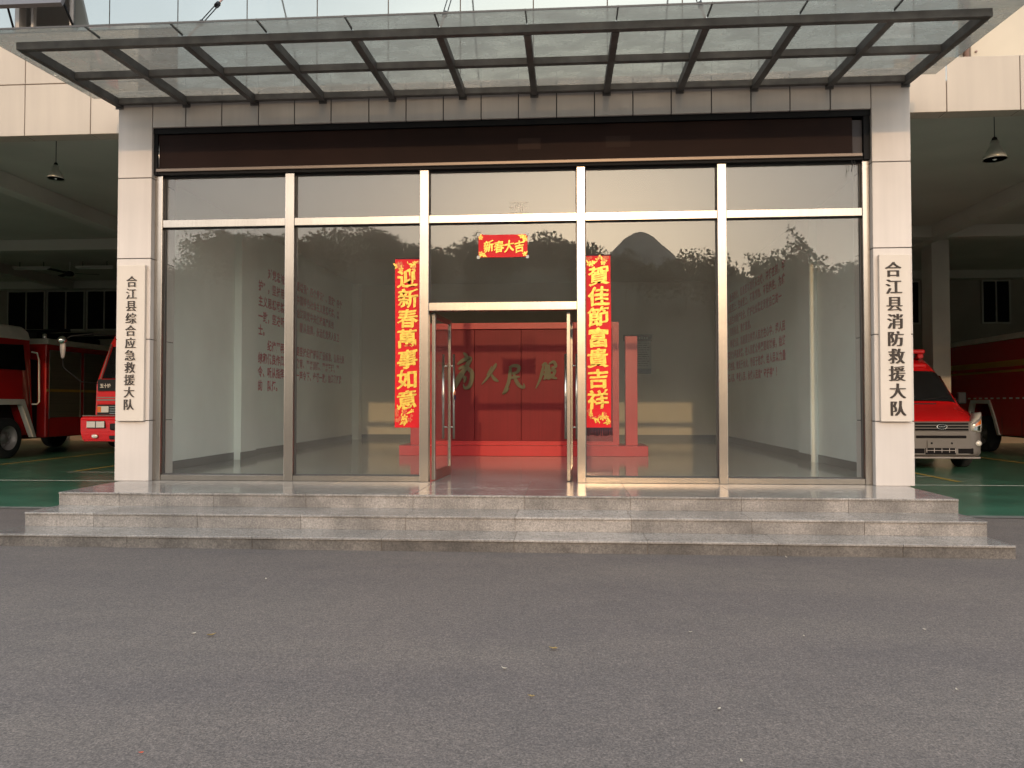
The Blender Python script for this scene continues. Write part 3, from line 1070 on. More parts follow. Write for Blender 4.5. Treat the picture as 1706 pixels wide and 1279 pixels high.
for k, ch in enumerate("新春大吉"):
    brush(bm, ch, -0.155 + 0.128 * k, 0.150, 3.352 - 0.008 * (k % 2), 0.130, 0.150, 40 + k, shear=0.14, off=0.012, depth=0.002, wob=0.010)
t.part("lettering", bm, "foil")
rs = random.Random(5)
bm = BM()
for fx, fz in ((-0.25, 3.26), (-0.22, 3.245), (0.29, 3.46), (0.26, 3.47), (0.30, 3.43), (0.295, 3.25), (-0.255, 3.46)):
    flower(bm, fx, 0.151, fz, 0.030, rs.uniform(0, 6))
    leaf2(bm, fx, 0.151, fz, 0.055, rs.uniform(0, 6), 0.16)
t.part("gold_flowers", bm, "foil")
bm = BM()
for (a, c) in ((x0, z0), (x1, z0), (x0, z1), (x1, z1)):
    box(bm, a - 0.018, a + 0.018, 0.1515, 0.1525, c - 0.02, c + 0.02)
t.part("sticky_tape", bm, "notew")
bm = BM()
y = 0.1632
box(bm, 0.100, 0.345, y - .001, y, 3.892, 3.900)
box(bm, 0.096, 0.348, y - .001, y, 3.765, 3.775)
flower(bm, 0.128, y - .0005, 3.836, 0.026, 0.4)
for x in (0.178, 0.205, 0.240, 0.262):
    box(bm, x, x + 0.010, y - .001, y, 3.79, 3.88)
box(bm, 0.175, 0.218, y - .0015, y - .0011, 3.870, 3.880)
box(bm, 0.228, 0.275, y - .0015, y - .0011, 3.872, 3.880)
box(bm, 0.20, 0.262, y - .0015, y - .0011, 3.832, 3.840)
for x in (0.286, 0.299, 0.312, 0.325):
    box(bm, x, x + 0.006, y - .001, y, 3.815, 3.855)
single("window_decal", bm, "white", "small white line decal on the top middle pane over the doors", "decal", (0.22, y, 3.77))

# ------------------------------------------------------------------ inside the lobby
rsn = Thing("slogan_screen", (0, 5.1, ZP), "big red standing screen with gold characters 为人民服务 inside the lobby", "screen")
bm = BM()
box(bm, -2.30, 2.30, 4.78, 5.75, ZP + 0.001, 0.60, bev=0.004, seg=1)
rsn.part("base", bm, "red")
bm = BM()
box(bm, -1.79, -1.67, 5.0, 5.25, 0.601, 2.90)
box(bm, 1.67, 1.79, 5.0, 5.25, 0.601, 2.90)
box(bm, -1.669, 1.669, 5.0, 5.25, 2.785, 2.899)
box(bm, -1.669, 1.669, 5.0, 5.25, 0.601, 0.675)
rsn.part("screen_frame", bm, "red")
bm = BM()
xs = [-1.668, -0.92, -0.035, 0.85, 1.668]
for a, b in zip(xs, xs[1:]):
    box(bm, a + 0.003, b - 0.003, 5.06, 5.2, 0.676, 2.784, bev=.003, seg=1)
rsn.part("screen_panel", bm, "redpanel")
for s in (-1, 1):
    bm = BM()
    a, b = sorted((s * 1.91, s * 2.13))
    box(bm, a, b, 5.0, 5.2, 0.601, 2.63, bev=.004, seg=1)
    rsn.part("side_post", bm, "red")
bm = BM()
def stroke(bm, pts, y0, y1, bx):
    """one brush stroke: pts = (u, v, half width) in the unit box bx=(x0, x1, z0, z1), smoothed and given depth"""
    P = [pts[0]] + list(pts) + [pts[-1]]
    sm = []
    for i in range(1, len(P) - 2):
        for k in range(5):
            f = k / 5
            sm.append([0.5 * (2 * P[i][j] + (P[i + 1][j] - P[i - 1][j]) * f + (2 * P[i - 1][j] - 5 * P[i][j] + 4 * P[i + 1][j] - P[i + 2][j]) * f * f
                       + (3 * P[i][j] - P[i - 1][j] - 3 * P[i + 1][j] + P[i + 2][j]) * f ** 3) for j in range(3)])
    sm.append(list(pts[-1]))
    x0, x1, z0, z1 = bx
    q = [(x0 + u * (x1 - x0), z0 + v * (z1 - z0), max(w_, .004) * (x1 - x0)) for u, v, w_ in sm]
    L, Rr = [], []
    for i, (x, z, w_) in enumerate(q):
        dx = q[min(i + 1, len(q) - 1)][0] - q[max(i - 1, 0)][0]
        dz = q[min(i + 1, len(q) - 1)][1] - q[max(i - 1, 0)][1]
        n = math.hypot(dx, dz) or 1
        L.append((x - dz / n * w_, z + dx / n * w_))
        Rr.append((x + dz / n * w_, z - dx / n * w_))
    for i in range(len(q) - 1):
        v = [bm.verts.new((p[0], yy, p[1])) for yy in (y0, y1) for p in (L[i], L[i + 1], Rr[i + 1], Rr[i])]
        for f in ((0, 1, 2, 3), (7, 6, 5, 4), (0, 4, 5, 1), (2, 6, 7, 3)):
            bm.faces.new([v[j] for j in f])
SLOGAN = [((-1.36, -0.96, 1.60, 2.34), [
    [(.58, 1.0, .03), (.68, .95, .08), (.78, .86, .05)],
    [(.30, .70, .04), (.55, .80, .09), (.90, .86, .10), (.70, .62, .10), (.40, .38, .13), (.16, .14, .12), (.0, .0, .03)],
    [(.35, .58, .05), (.62, .64, .08), (.96, .52, .10), (.98, .32, .10), (.86, .14, .09), (.66, .10, .06), (.58, .20, .02)],
    [(.50, .42, .03), (.66, .36, .08), (.62, .24, .03)]]),
  ((-0.78, -0.46, 1.74, 2.14), [
    [(.86, 1.0, .03), (.80, .88, .09), (.58, .60, .08), (.30, .28, .07), (.0, .0, .02)],
    [(.55, .55, .03), (.66, .36, .08), (.82, .22, .10), (1.0, .14, .03)], [(.60, .86, .02), (.46, .62, .06), (.30, .44, .02)]]),
  ((-0.38, 0.02, 1.56, 2.14), [
    [(.30, .86, .04), (.52, .92, .07), (.76, .88, .08), (.70, .72, .07), (.44, .66, .05)],
    [(.36, .90, .04), (.34, .66, .08), (.28, .40, .08), (.12, .12, .07), (.0, .0, .03), (.16, .06, .03), (.30, .20, .02)],
    [(.28, .50, .03), (.54, .54, .07), (.80, .56, .03)],
    [(.52, .68, .04), (.62, .44, .08), (.80, .26, .08), (1.0, .22, .06), (.98, .34, .02)]]),
  ((0.24, 0.64, 1.66, 2.16), [
    [(.36, .88, .03), (.30, .62, .07), (.20, .34, .06), (.0, .0, .02)],
    [(.30, .86, .04), (.46, .94, .07), (.50, .72, .08), (.46, .42, .07), (.36, .34, .03)],
    [(.30, .68, .02), (.46, .70, .05)], [(.26, .52, .02), (.44, .54, .05)],
    [(.62, .92, .03), (.84, 1.0, .07), (.94, .84, .07), (.72, .76, .04)],
    [(.62, .90, .04), (.62, .62, .08), (.58, .34, .06)],
    [(.64, .66, .03), (.90, .68, .07), (.80, .48, .06), (.58, .34, .03)], [(.66, .58, .03), (.82, .42, .07), (1.0, .38, .03)]]),
  ((1.00, 1.36, 1.62, 2.14), [
    [(.56, 1.0, .03), (.42, .84, .07), (.20, .68, .02)], [(.40, .86, .04), (.78, .90, .07), (.50, .66, .06), (.10, .48, .03)],
    [(.42, .76, .04), (.66, .62, .08), (.98, .52, .03)],
    [(.26, .40, .03), (.62, .44, .07), (.86, .40, .07), (.74, .10, .07), (.54, .08, .02)],
    [(.54, .54, .03), (.46, .34, .07), (.30, .12, .06), (.06, .0, .02)]])]
for bx, strokes in SLOGAN:
    bm = BM()
    for i, p in enumerate(strokes):
        stroke(bm, p, 5.02 - 0.0016 * i, 5.058, bx)
    rsn.part("character", bm, "gold")
nb = Thing("notice_board", (2.7, 11.2, 2.17), "grey notice board with dark header on the rear lobby wall", "notice board")
nb.part("sheet", B1(2.36, 3.07, 11.215, 11.235, 2.30, 3.03), "notew")
nb.part("header", B1(2.34, 3.09, 11.20, 11.235, 3.031, 3.20), "noted")
nb.part("footer", B1(2.36, 3.07, 11.21, 11.235, 2.17, 2.299), "blue")
bm = BM()
rs = random.Random(9)
for k in range(11):
    z = 2.97 - 0.06 * k
    x = 2.42
    while x < 2.98:
        l = rs.uniform(0.03, 0.14)
        box(bm, x, min(x + l, 3.02), 11.211, 11.2145, z, z + 0.018)
        x += l + 0.02
nb.part("printed_rows", bm, "skirt")
bm = BM()
for k in range(9):
    box(bm, 2.42 + .065 * k, 2.46 + .065 * k, 11.196, 11.1995, 3.085, 3.145)
nb.part("header_print", bm, "notew")

def wall_text(side, rows, label):
    t = Thing("wall_lettering", (side * 4.94, 5.0 if side < 0 else 10.0, 1.7), label, "lettering")
    bm = BM()
    for z, y_start, text in rows:
        for k, ch in enumerate(text):
            if ch == '　':
                continue
            if side < 0:
                yc = y_start + 0.2235 * (k + 0.5)
                fn = lambda u, v, d: (-4.95 + 0.004 + d * 0.2, yc + u * 0.215, z + v * 0.215)
            else:
                yc = y_start - 0.2335 * (k + 0.5)
                fn = lambda u, v, d: (4.95 - 0.004 - d * 0.2, yc - u * 0.215, z + v * 0.215)
            put_glyph(bm, ch, fn, 0.026, 0.004, fit=False, res=2)
    t.part("characters", bm, "letred")
LW = ["　　对党忠诚，就是要增强“四个意识”、坚定“四个", "护”，坚持用新时代中国特色社会主义思想武装，以", "主义思想武装头脑，始终同党中央保持高度的统", "一致，坚决听从命令、服从指挥，永远做党和人民卫",
      "士。", "　　纪律严明，就是要坚持纪律部队建设标准，弘扬光荣", "统和优良作风，严格教育、严格训练、严格管理、严", "令、听从指挥，做到一声令下、步调一致，始终能打胜", "的 队伍。"]
LZ = [3.90, 3.61, 3.32, 3.03, 2.77, 2.50, 2.24, 1.98, 1.72]
wall_text(-1, [(z, 4.62, s) for z, s in zip(LZ, LW)], "red wall lettering behind the left glass panes, with one row of only the character 士")
RW = ["　　赴汤蹈火，就是要时刻听从召唤、冲锋在前，牢", "记人民至上、生命至上，不畏艰险、不怕牺牲，为维", "护人民生命财产安全、维护社会稳定贡献自己的一", "切，英勇善战，勇往直前。",
      "　　竭诚为民，就是要自觉把人民放在心中，把人民", "褒奖作为最高荣誉，在人民群众最需要的时候，始终", "冲锋在前，救民于水火、助民于危难、给人民以力量", "服务人民、奉献人民，永做人民的“守护神”！"]
RZ = [4.02, 3.75, 3.45, 3.16, 2.86, 2.58, 2.30, 2.01]
wall_text(1, [(z, 10.80, s) for z, s in zip(RZ, RW)], "red wall lettering behind the right glass panes, both paragraphs ending in full rows")
# ================================================================== VEHICLES (nose towards the street, local y runs to the rear)
def wheel(t, parent, x, y, r, wd, s, dual=False):
    bm = BM()
    xo = x - s * wd
    prof = [(r * 0.55, 0), (r * 0.90, 0), (r * 0.985, wd * 0.10), (r, wd * 0.25), (r, wd * 0.75), (r * 0.985, wd * 0.9), (r * 0.90, wd), (r * 0.60, wd)]
    lathe(bm, [(a, s * (h - wd)) for a, h in prof], (x, y, r), 'x', 36, cap=False)
    wh = t.lpart("wheel", bm, "tyre")
    bm = BM()
    prof = [(0.001, wd * 0.72), (r * 0.16, wd * 0.72), (r * 0.18, wd * 0.60), (r * 0.42, wd * 0.52), (r * 0.52, wd * 0.75), (r * 0.60, wd * 0.97), (r * 0.63, wd * 0.99), (r * 0.63, wd * .8)]
    lathe(bm, [(a, s * (h - wd)) for a, h in prof], (x, y, r), 'x', 30, cap=False)
    for k in range(8):
        a = k * math.pi / 4
        lathe(bm, [(0.02, s * (wd * .6 - wd)), (0.02, s * (wd * .72 - wd)), (0.0, s * (wd * .73 - wd))], (x, y + r * .32 * math.cos(a), r + r * .32 * math.sin(a)), 'x', 6)
    t.lpart("rim", bm, "rim", wh)

def fire_truck(loc, label, cfg):
    t = Thing("fire_truck", loc, label, "fire truck", "fire trucks parked in the bays")
    H = cfg
    hw = H['hw']
    cl = H['cab_len']
    zt = H['cab_top']
    # cab: side profile, swept across and drawn in at the top
    prof = [(0.02, 0.62), (0.0, 1.12), (0.03, 1.86), (0.34, zt - 0.30), (0.48, zt - 0.06), (0.7, zt), (cl - 0.22, zt), (cl - 0.06, zt - 0.10), (cl, zt - 0.30), (cl, 0.55)]
    wheelcut = [(1.40 + 0.825, 0.56), (1.40 + 0.42, 1.41), (1.40 - 0.44, 1.36), (1.40 - 0.65, 1.05), (1.40 - 0.76, 0.62)]
    poly = prof + wheelcut
    def xin(z):
        return 0 if z < 1.85 else (z - 1.85) / (zt - 1.85) * 0.16
    bm = BM()
    A = [bm.verts.new((-hw + xin(z), y, z)) for y, z in poly]
    Bv = [bm.verts.new((hw - xin(z), y, z)) for y, z in poly]
    f1 = bm.faces.new(A)
    f2 = bm.faces.new(Bv)
    n = len(poly)
    for i in range(n):
        f = bm.faces.new((A[i], A[(i + 1) % n], Bv[(i + 1) % n], Bv[i]))
    bmesh.ops.triangulate(bm, faces=[f1, f2])
    cab = t.lpart("cab", bm, "tred")
    bv = cab.modifiers.new("bevel", 'BEVEL')
    bv.width = 0.035
    bv.segments = 2
    bv.limit_method = 'ANGLE'
    bv.angle_limit = R(25)
    if H.get('white_roof'):
        bm = BM()
        zr = 3.03
        pr = [(0.26, zr - 0.02), (0.40, zr + 0.18), (0.62, zt + 0.03), (cl - 0.25, zt + 0.03), (cl - 0.03, zt - 0.09), (cl + 0.025, zr)]
        i0, i1 = hw - xin(zr) + 0.02, hw - xin(zt) + 0.02
        A = [bm.verts.new((-(hw + .02 - xin(z)), y, z)) for y, z in pr]
        Bv = [bm.verts.new(((hw + .02 - xin(z)), y, z)) for y, z in pr]
        bm.faces.new(A)
        bm.faces.new(Bv[::-1])
        for i in range(len(pr)):
            bm.faces.new((A[i], Bv[i], Bv[(i + 1) % len(pr)], A[(i + 1) % len(pr)]))
        rf = t.lpart("roof", bm, "twhite")
        b2 = rf.modifiers.new("bevel", 'BEVEL')
        b2.width, b2.segments, b2.limit_method, b2.angle_limit = 0.05, 3, 'ANGLE', R(20)
    # windscreen follows the raked front
    bm = BM()
    z0, z1 = 1.93, zt - 0.36
    yy = lambda z: 0.03 + (z - 1.86) / (zt - 0.30 - 1.86) * 0.31 - 0.012
    w0, w1 = hw - 0.10 - xin(z0), hw - 0.09 - xin(z1)
    q = [(-w0, yy(z0), z0), (w0, yy(z0), z0), (w1, yy(z1), z1), (-w1, yy(z1), z1)]
    quad(bm, q)
    bmesh.ops.solidify(bm, geom=bm.faces[:], thickness=0.01)
    ws = t.lpart("windscreen", bm, "tglass")
    bm = BM()
    for xa, xb in ((-0.75, -0.05), (0.10, 0.80)):
        tube(bm, [(xa, yy(z0) - .03, z0 + 0.02), (xb, yy(z0 + .16) - .03, z0 + 0.16)], 0.012, 6)
    t.lpart("wiper", bm, "tblack", ws)
    bm = BM()
    for s in (-1, 1):
        tube(bm, [(s * (w0 + .035), yy(z0) - .005, z0 - .05), (s * (w1 + .03), yy(z1) - .005, z1 + .05)], 0.013, 8)
    t.lpart("windscreen_trim", bm, "tgrey", ws)
    bm = BM()
    box(bm, -hw + .05, hw - .05, -.008, 0.03, 1.66, 1.915, bev=.004, seg=1)
    band = t.lpart("name_band", bm, "tblack")
    if H.get('name'):
        bm = BM()
        for k, ch in enumerate(H['name']):
            put_glyph(bm, ch, lambda u, v, d, k=k: (-hw + 0.15 + 0.082 * k + u * 0.085, -.012 - d * .5, 1.77 + v * 0.10), 0.03, 0.004)
        t.lpart("lettering", bm, "white", band)
    bm = BM()
    box(bm, -hw + .05, hw - .05, -0.022, 0.02, 1.36, 1.645, bev=.015, seg=2)
    t.lpart("front_flap", bm, "vred" if H.get('bright') else "tred")
    bm = BM()
    box(bm, -hw + .05, hw - .05, -0.026, -0.0225, 1.44, 1.475)
    box(bm, -hw + .05, hw - .05, -0.026, -0.0225, 1.50, 1.525)
    t.lpart("flap_stripe", bm, "tgrey")
    bm = BM()
    box(bm, -hw + .05, hw - .05, -0.01, 0.02, 1.13, 1.35)
    gr = t.lpart("grille", bm, "tblack")
    bm = BM()
    for z in (1.15, 1.20, 1.25, 1.30):
        box(bm, -hw + .34, hw - .34, -0.035, -0.011, z, z + 0.022, bev=.004, seg=1)
    t.lpart("grille_bar", bm, "chrome", gr)
    for s in (-1, 1):
        a, b = sorted((s * (hw - .06), s * (hw - .32)))
        bm = BM()
        box(bm, a, b, -0.03, -0.0105, 1.18, 1.32, bev=.008, seg=1)
        ind = t.lpart("indicator_lamp", bm, "lens", gr)
        bm = BM()
        a2, b2 = sorted((s * (hw - .07), s * (hw - .15)))
        box(bm, a2, b2, -0.036, -0.031, 1.19, 1.31)
        t.lpart("amber_lens", bm, "amber", ind)
    # bumper
    bw = hw + H.get('bump', 0.05)
    bm = BM()
    ring = [(-0.16, 0.56), (-0.20, 0.74), (-0.24, 1.04), (-0.20, 1.10), (0.25, 1.10), (0.25, 0.60), (0.0, 0.52)]
    prism(bm, ring, 'x', -bw, bw)
    bmesh.ops.bevel(bm, geom=[e for e in bm.edges], offset=0.03, segments=2, affect='EDGES')
    bp = t.lpart("bumper", bm, "vred" if H.get('bright') else "tred")
    bm = BM()
    box(bm, -bw + .03, bw - .03, -0.21, 0.0, 1.101, 1.122, bev=.006, seg=1)
    t.lpart("bumper_top", bm, "tgrey", bp)
    for s in (-1, 1):
        a, b = sorted((s * (bw - .16), s * (bw - .58)))
        bm = BM()
        box(bm, a, b, -0.255, -0.20, 0.84, 1.005, bev=.012, seg=1)
        hl = t.lpart("headlight", bm, "tblack", bp)
        bm = BM()
        m_ = (a + b) / 2
        for c in ((a + m_) / 2, (b + m_) / 2):
            box(bm, c - .095, c + .095, -0.262, -0.256, 0.855, 0.99, bev=.003, seg=1)
        t.lpart("headlight_lens", bm, "lens", bp)
        bm = BM()
        cx = s * (bw - .33)
        lathe(bm, [(0.075, 0), (0.07, -0.02), (0.05, -0.03), (0.001, -0.035)], (cx, -0.205, 0.665), 'y', 16)
        for v in bm.verts: v.co.z = 0.665 + (v.co.z - 0.665) * .6
        t.lpart("fog_lamp", bm, "lens", bp)
        bm = BM()
        c2 = s * (bw - .80)
        box(bm, c2 - .12, c2 + .12, -0.245, -0.20, 0.80, 0.95, bev=.03, seg=2)
        box(bm, c2 - .15, c2 + .15, -0.222, -0.17, 0.60, 0.68, bev=.02, seg=2)
        t.lpart("bumper_vent", bm, "tblack", bp)
    # doors, windows, mirrors on both sides
    for s in (-1, 1):
        X = lambda z, o=0.0: s * (hw - xin(z) + o)
        bm = BM()
        pts = [(1.02, 2.24), (1.02, 2.86), (1.98, 2.90), (1.98, 2.24)] if not H.get('front_window') else [(0.42, 2.02), (0.62, 2.72), (1.62, 2.74), (1.62, 1.98)]
        A = [bm.verts.new((X(z, 0.004), y, z)) for y, z in pts]
        bm.faces.new(A)
        bmesh.ops.solidify(bm, geom=bm.faces[:], thickness=0.012)
        d = t.lpart("side_window", bm, "tglass", cab)
        if not H.get('front_window'):
            bm = BM()
            A = [bm.verts.new((X(z, 0.004), y, z)) for y, z in [(0.36, 2.05), (0.55, 2.84), (0.92, 2.86), (0.92, 2.05)]]
            bm.faces.new(A)
            bmesh.ops.solidify(bm, geom=bm.faces[:], thickness=0.012)
            t.lpart("side_window", bm, "tglass", cab)
        bm = BM()
        for ya in (0.97, 2.08 if not H.get('front_window') else 1.70):
            box(bm, *sorted((s * (hw + .001), s * (hw - .01))), ya, ya + .012, 1.22, 1.86)
        t.lpart("door_seam", bm, "tblack", cab)
        bm = BM()
        tube(bm, [(s * (hw - .06), cl - .02, 2.73), (s * (hw + .06), cl + .03, 2.70), (s * (hw + .07), cl + .10, 2.52), (s * (hw + .07), cl + .12, 1.42), (s * (hw + .04), cl + .08, 1.36), (s * (hw - .03), cl - .02, 1.36)], 0.022, 8)
        t.lpart("grab_rail", bm, "twhite", cab)
        bm = BM()
        x0 = s * (hw - .12)
        if H.get('big_mirror'):
            tube(bm, [(s * (hw - .30), 0.40, zt - .12), (s * (hw + .05), -.05, zt - .10), (s * (hw + .40), -.28, zt - .17), (s * (hw + .55), -.32, zt - .27)], 0.016, 7)
            tube(bm, [(s * (hw + .56), -.30, zt - .62), (s * (hw + .55), -.30, zt - .85), (s * (hw + .22), -.18, 1.86), (s * (hw - .03), 0.04, 1.82)], 0.011, 7)
        else:
            tube(bm, [(x0, 0.3, zt - .3), (s * (hw + .25), 0.05, zt - .35), (s * (hw + .25), 0.05, zt - .55)], 0.016, 7)
        arm = t.lpart("mirror_arm", bm, "tblack")
        bm = BM()
        mx = s * (hw + (.55 if H.get('big_mirror') else .25))
        my = -.32 if H.get('big_mirror') else .05
        zc = zt - .46 if H.get('big_mirror') else zt - .62
        secs = []
        for z, r in ((zc - .20, .02), (zc - .16, .045), (zc, .07), (zc + .12, .07), (zc + .16, .04)):
            secs.append([(mx + r * math.cos(k * math.pi / 4), my + .5 * r * math.sin(k * math.pi / 4), z) for k in range(8)])
        loft(bm, secs)
        t.lpart("mirror", bm, "rim" if H.get('big_mirror') else "tblack", arm)
        if H.get('big_mirror'):
            bm = BM()
            lathe(bm, [(0.001, -.10), (0.05, -.08), (0.08, -.05), (0.095, 0), (0.08, .04), (0.001, .06)], (mx, my - .02, zc + .20), 'y', 16)
            t.lpart("round_mirror", bm, "chrome", arm)
    # wheel arches
    bm = BM()
    box(bm, -hw + .36, hw - .36, 0.62, 2.2, 0.56, 1.40)
    t.lpart("wheel_housing", bm, "tblack")
    for ya, rr in ((1.40, 0.51), (H['rear_wheel'], 0.51)):
        front = ya < 2
        for s in (-1, 1):
            if front or H.get('white_rear_arch'):
                bm = BM()
                o = [(-0.86, 0.50), (-0.74, 1.10), (-0.50, 1.49), (0.46, 1.49), (0.92, 0.50)] if front else [(-1.0, 0.50), (-0.78, 1.00), (-0.52, 1.46), (0.46, 1.46), (0.86, 0.50)]
                i_ = [(-0.76, 0.50), (-0.65, 1.04), (-0.44, 1.35), (0.37, 1.35), (0.81, 0.50)] if front else [(-0.90, 0.50), (-0.70, 0.95), (-0.46, 1.36), (0.40, 1.36), (0.78, 0.50)]
                P = lambda p, x: (x, ya + p[0], p[1])
                a, b = s * (hw - .10), s * (hw + .035)
                ring = [[bm.verts.new(P(p, x)) for p in pl] for pl, x in ((o, a), (o, b), (i_, b), (i_, a))]
                for r1, r2 in zip(ring, ring[1:] + ring[:1]):
                    for k in range(4):
                        bm.faces.new((r1[k], r1[k + 1], r2[k + 1], r2[k]))
                bm.faces.new([ring[j][0] for j in range(4)])
                bm.faces.new([ring[j][4] for j in range(4)][::-1])
                t.lpart("wheel_arch", bm, "twhite")
            wheel(t, None, s * (hw - .03), ya, rr, 0.30, s)
    # body
    y0, y1 = H['body']
    zb, zt2 = H['body_z']
    bm = BM()
    rw = H['rear_wheel']
    if rw > y0:
        pl = [(y0, zb), (y0, zt2), (y1, zt2), (y1, zb), (rw + 0.84, zb), (rw + 0.40, 1.40), (rw - 0.46, 1.40), (rw - 0.78, zb)]
    else:
        pl = [(y0, zb), (y0, zt2), (y1, zt2), (y1, zb)]
    prism(bm, pl, 'x', -hw, hw)
    bd = t.lpart("body", bm, "tred")
    b2 = bd.modifiers.new("bevel", 'BEVEL')
    b2.width, b2.segments, b2.limit_method, b2.angle_limit = 0.03, 2, 'ANGLE', R(25)
    bm = BM()
    box(bm, -hw - .012, hw + .012, y0 + .03, y1, zt2 + .002, zt2 + 0.15, bev=.015, seg=1)
    t.lpart("roof_rail", bm, "twhite", bd)
    bm = BM()
    box(bm, -hw + .25, hw - .25, cl + .02, y0 + .02, 0.55, 2.55)
    box(bm, -0.55, 0.55, 0.5, y1 - .3, 0.42, 0.62)
    t.lpart("chassis", bm, "tblack")
    for s in (-1, 1):
        def side_box(name, mt, ya, yb, za, zb_, th=0.012, parent=bd, bev=0.0):
            bm = BM()
            a, b = sorted((s * (hw - .002), s * (hw + th)))
            box(bm, a, b, ya, yb, za, zb_, bev=bev, seg=1)
            return t.lpart(name, bm, mt, parent)
        for ya, yb, za, zb_ in H['shutters']:
            k = side_box("locker_shutter", "tshut", ya, yb, za, zb_, .006)
            bm = BM()
            a, b = sorted((s * (hw + .004), s * (hw + .016)))
            box(bm, a, b, ya - .03, ya - .002, za - .03, zb_ + .03)
            box(bm, a, b, yb + .002, yb + .03, za - .03, zb_ + .03)
            box(bm, a, b, ya - .001, yb + .001, zb_ + .002, zb_ + .03)
            t.lpart("shutter_frame", bm, "tgrey", k)
        for za, zb_, mt in H['stripes']:
            side_box("side_stripe", mt, y0 + .02, y1 - .02, za, zb_, .008)
        if H.get('dashes'):
            bm = BM()
            a, b = sorted((s * (hw + .001), s * (hw + .009)))
            yy2 = y0 + .1
            while yy2 < y1 - .2:
                box(bm, a, b, yy2, yy2 + .14, 1.485, 1.525)
                yy2 += .30
            t.lpart("reflective_strip", bm, "twhite", bd)
        bm = BM()
        a, b = sorted((s * (hw + .001), s * (hw + .006)))
        for ya in H.get('seams', ()):
            box(bm, a, b, ya, ya + .012, zb + .02, 1.0)
        if H.get('seams'):
            t.lpart("panel_seam", bm, "tblack", bd)
    bm = BM()
    for k in range(H.get('roof_gear', 0)):
        ya = y0 + .6 + k * 1.1
        box(bm, -0.8, 0.5, ya, ya + .8, zt2 + .17, zt2 + .42, bev=.05, seg=1)
        tube(bm, [(-0.9, ya - .2, zt2 + .36), (0.9, ya + .9, zt2 + .50)], 0.05, 8)
    if H.get('roof_gear'):
        t.lpart("roof_gear", bm, "tblack", bd)
    bm = BM()
    lathe(bm, [(0.05, 0), (0.055, .02), (0.055, .10), (0.03, .13), (0.001, .135)], (hw - .10, y0 + .06, zt2 + .15), 'z', 12)
    t.lpart("corner_lamp", bm, "chrome", bd)
    return t

fire_truck((-14.365, 7.58, 0.004), "dark red fire truck with white cab roof, farthest left in the left bay",
           dict(hw=1.25, cab_len=2.24, cab_top=3.34, white_roof=True, rear_wheel=6.4, body=(2.72, 8.6), body_z=(0.466, 2.98),
                shutters=[(2.86, 4.16, 1.0, 2.80), (4.35, 5.5, 1.0, 2.80)], stripes=[(1.70, 1.77, "tyel")], seams=(2.84, 4.2), roof_gear=3))
fire_truck((-8.45, 6.93, 0.004), "bright red fire truck with large arm mirrors, nose half hidden by the left pillar",
           dict(hw=1.13, cab_len=1.9, cab_top=3.02, rear_wheel=6.2, body=(2.3, 8.2), body_z=(0.6, 2.9), bump=0.20, bright=True, name="五十铃",
                big_mirror=True, front_window=True, shutters=[(2.6, 3.8, 1.0, 2.6)], stripes=[], roof_gear=2))
fire_truck((13.826, 6.18, 0.004), "dark red fire truck with yellow side stripes, deep in the right bay",
           dict(hw=1.25, cab_len=2.3, cab_top=3.1, rear_wheel=7.20, body=(2.8, 9.6), body_z=(0.50, 3.07), white_rear_arch=True, dashes=True,
                shutters=[], stripes=[(2.35, 2.51, "tyel"), (2.20, 2.26, "tyel")], seams=(5.2, 6.1), roof_gear=0))

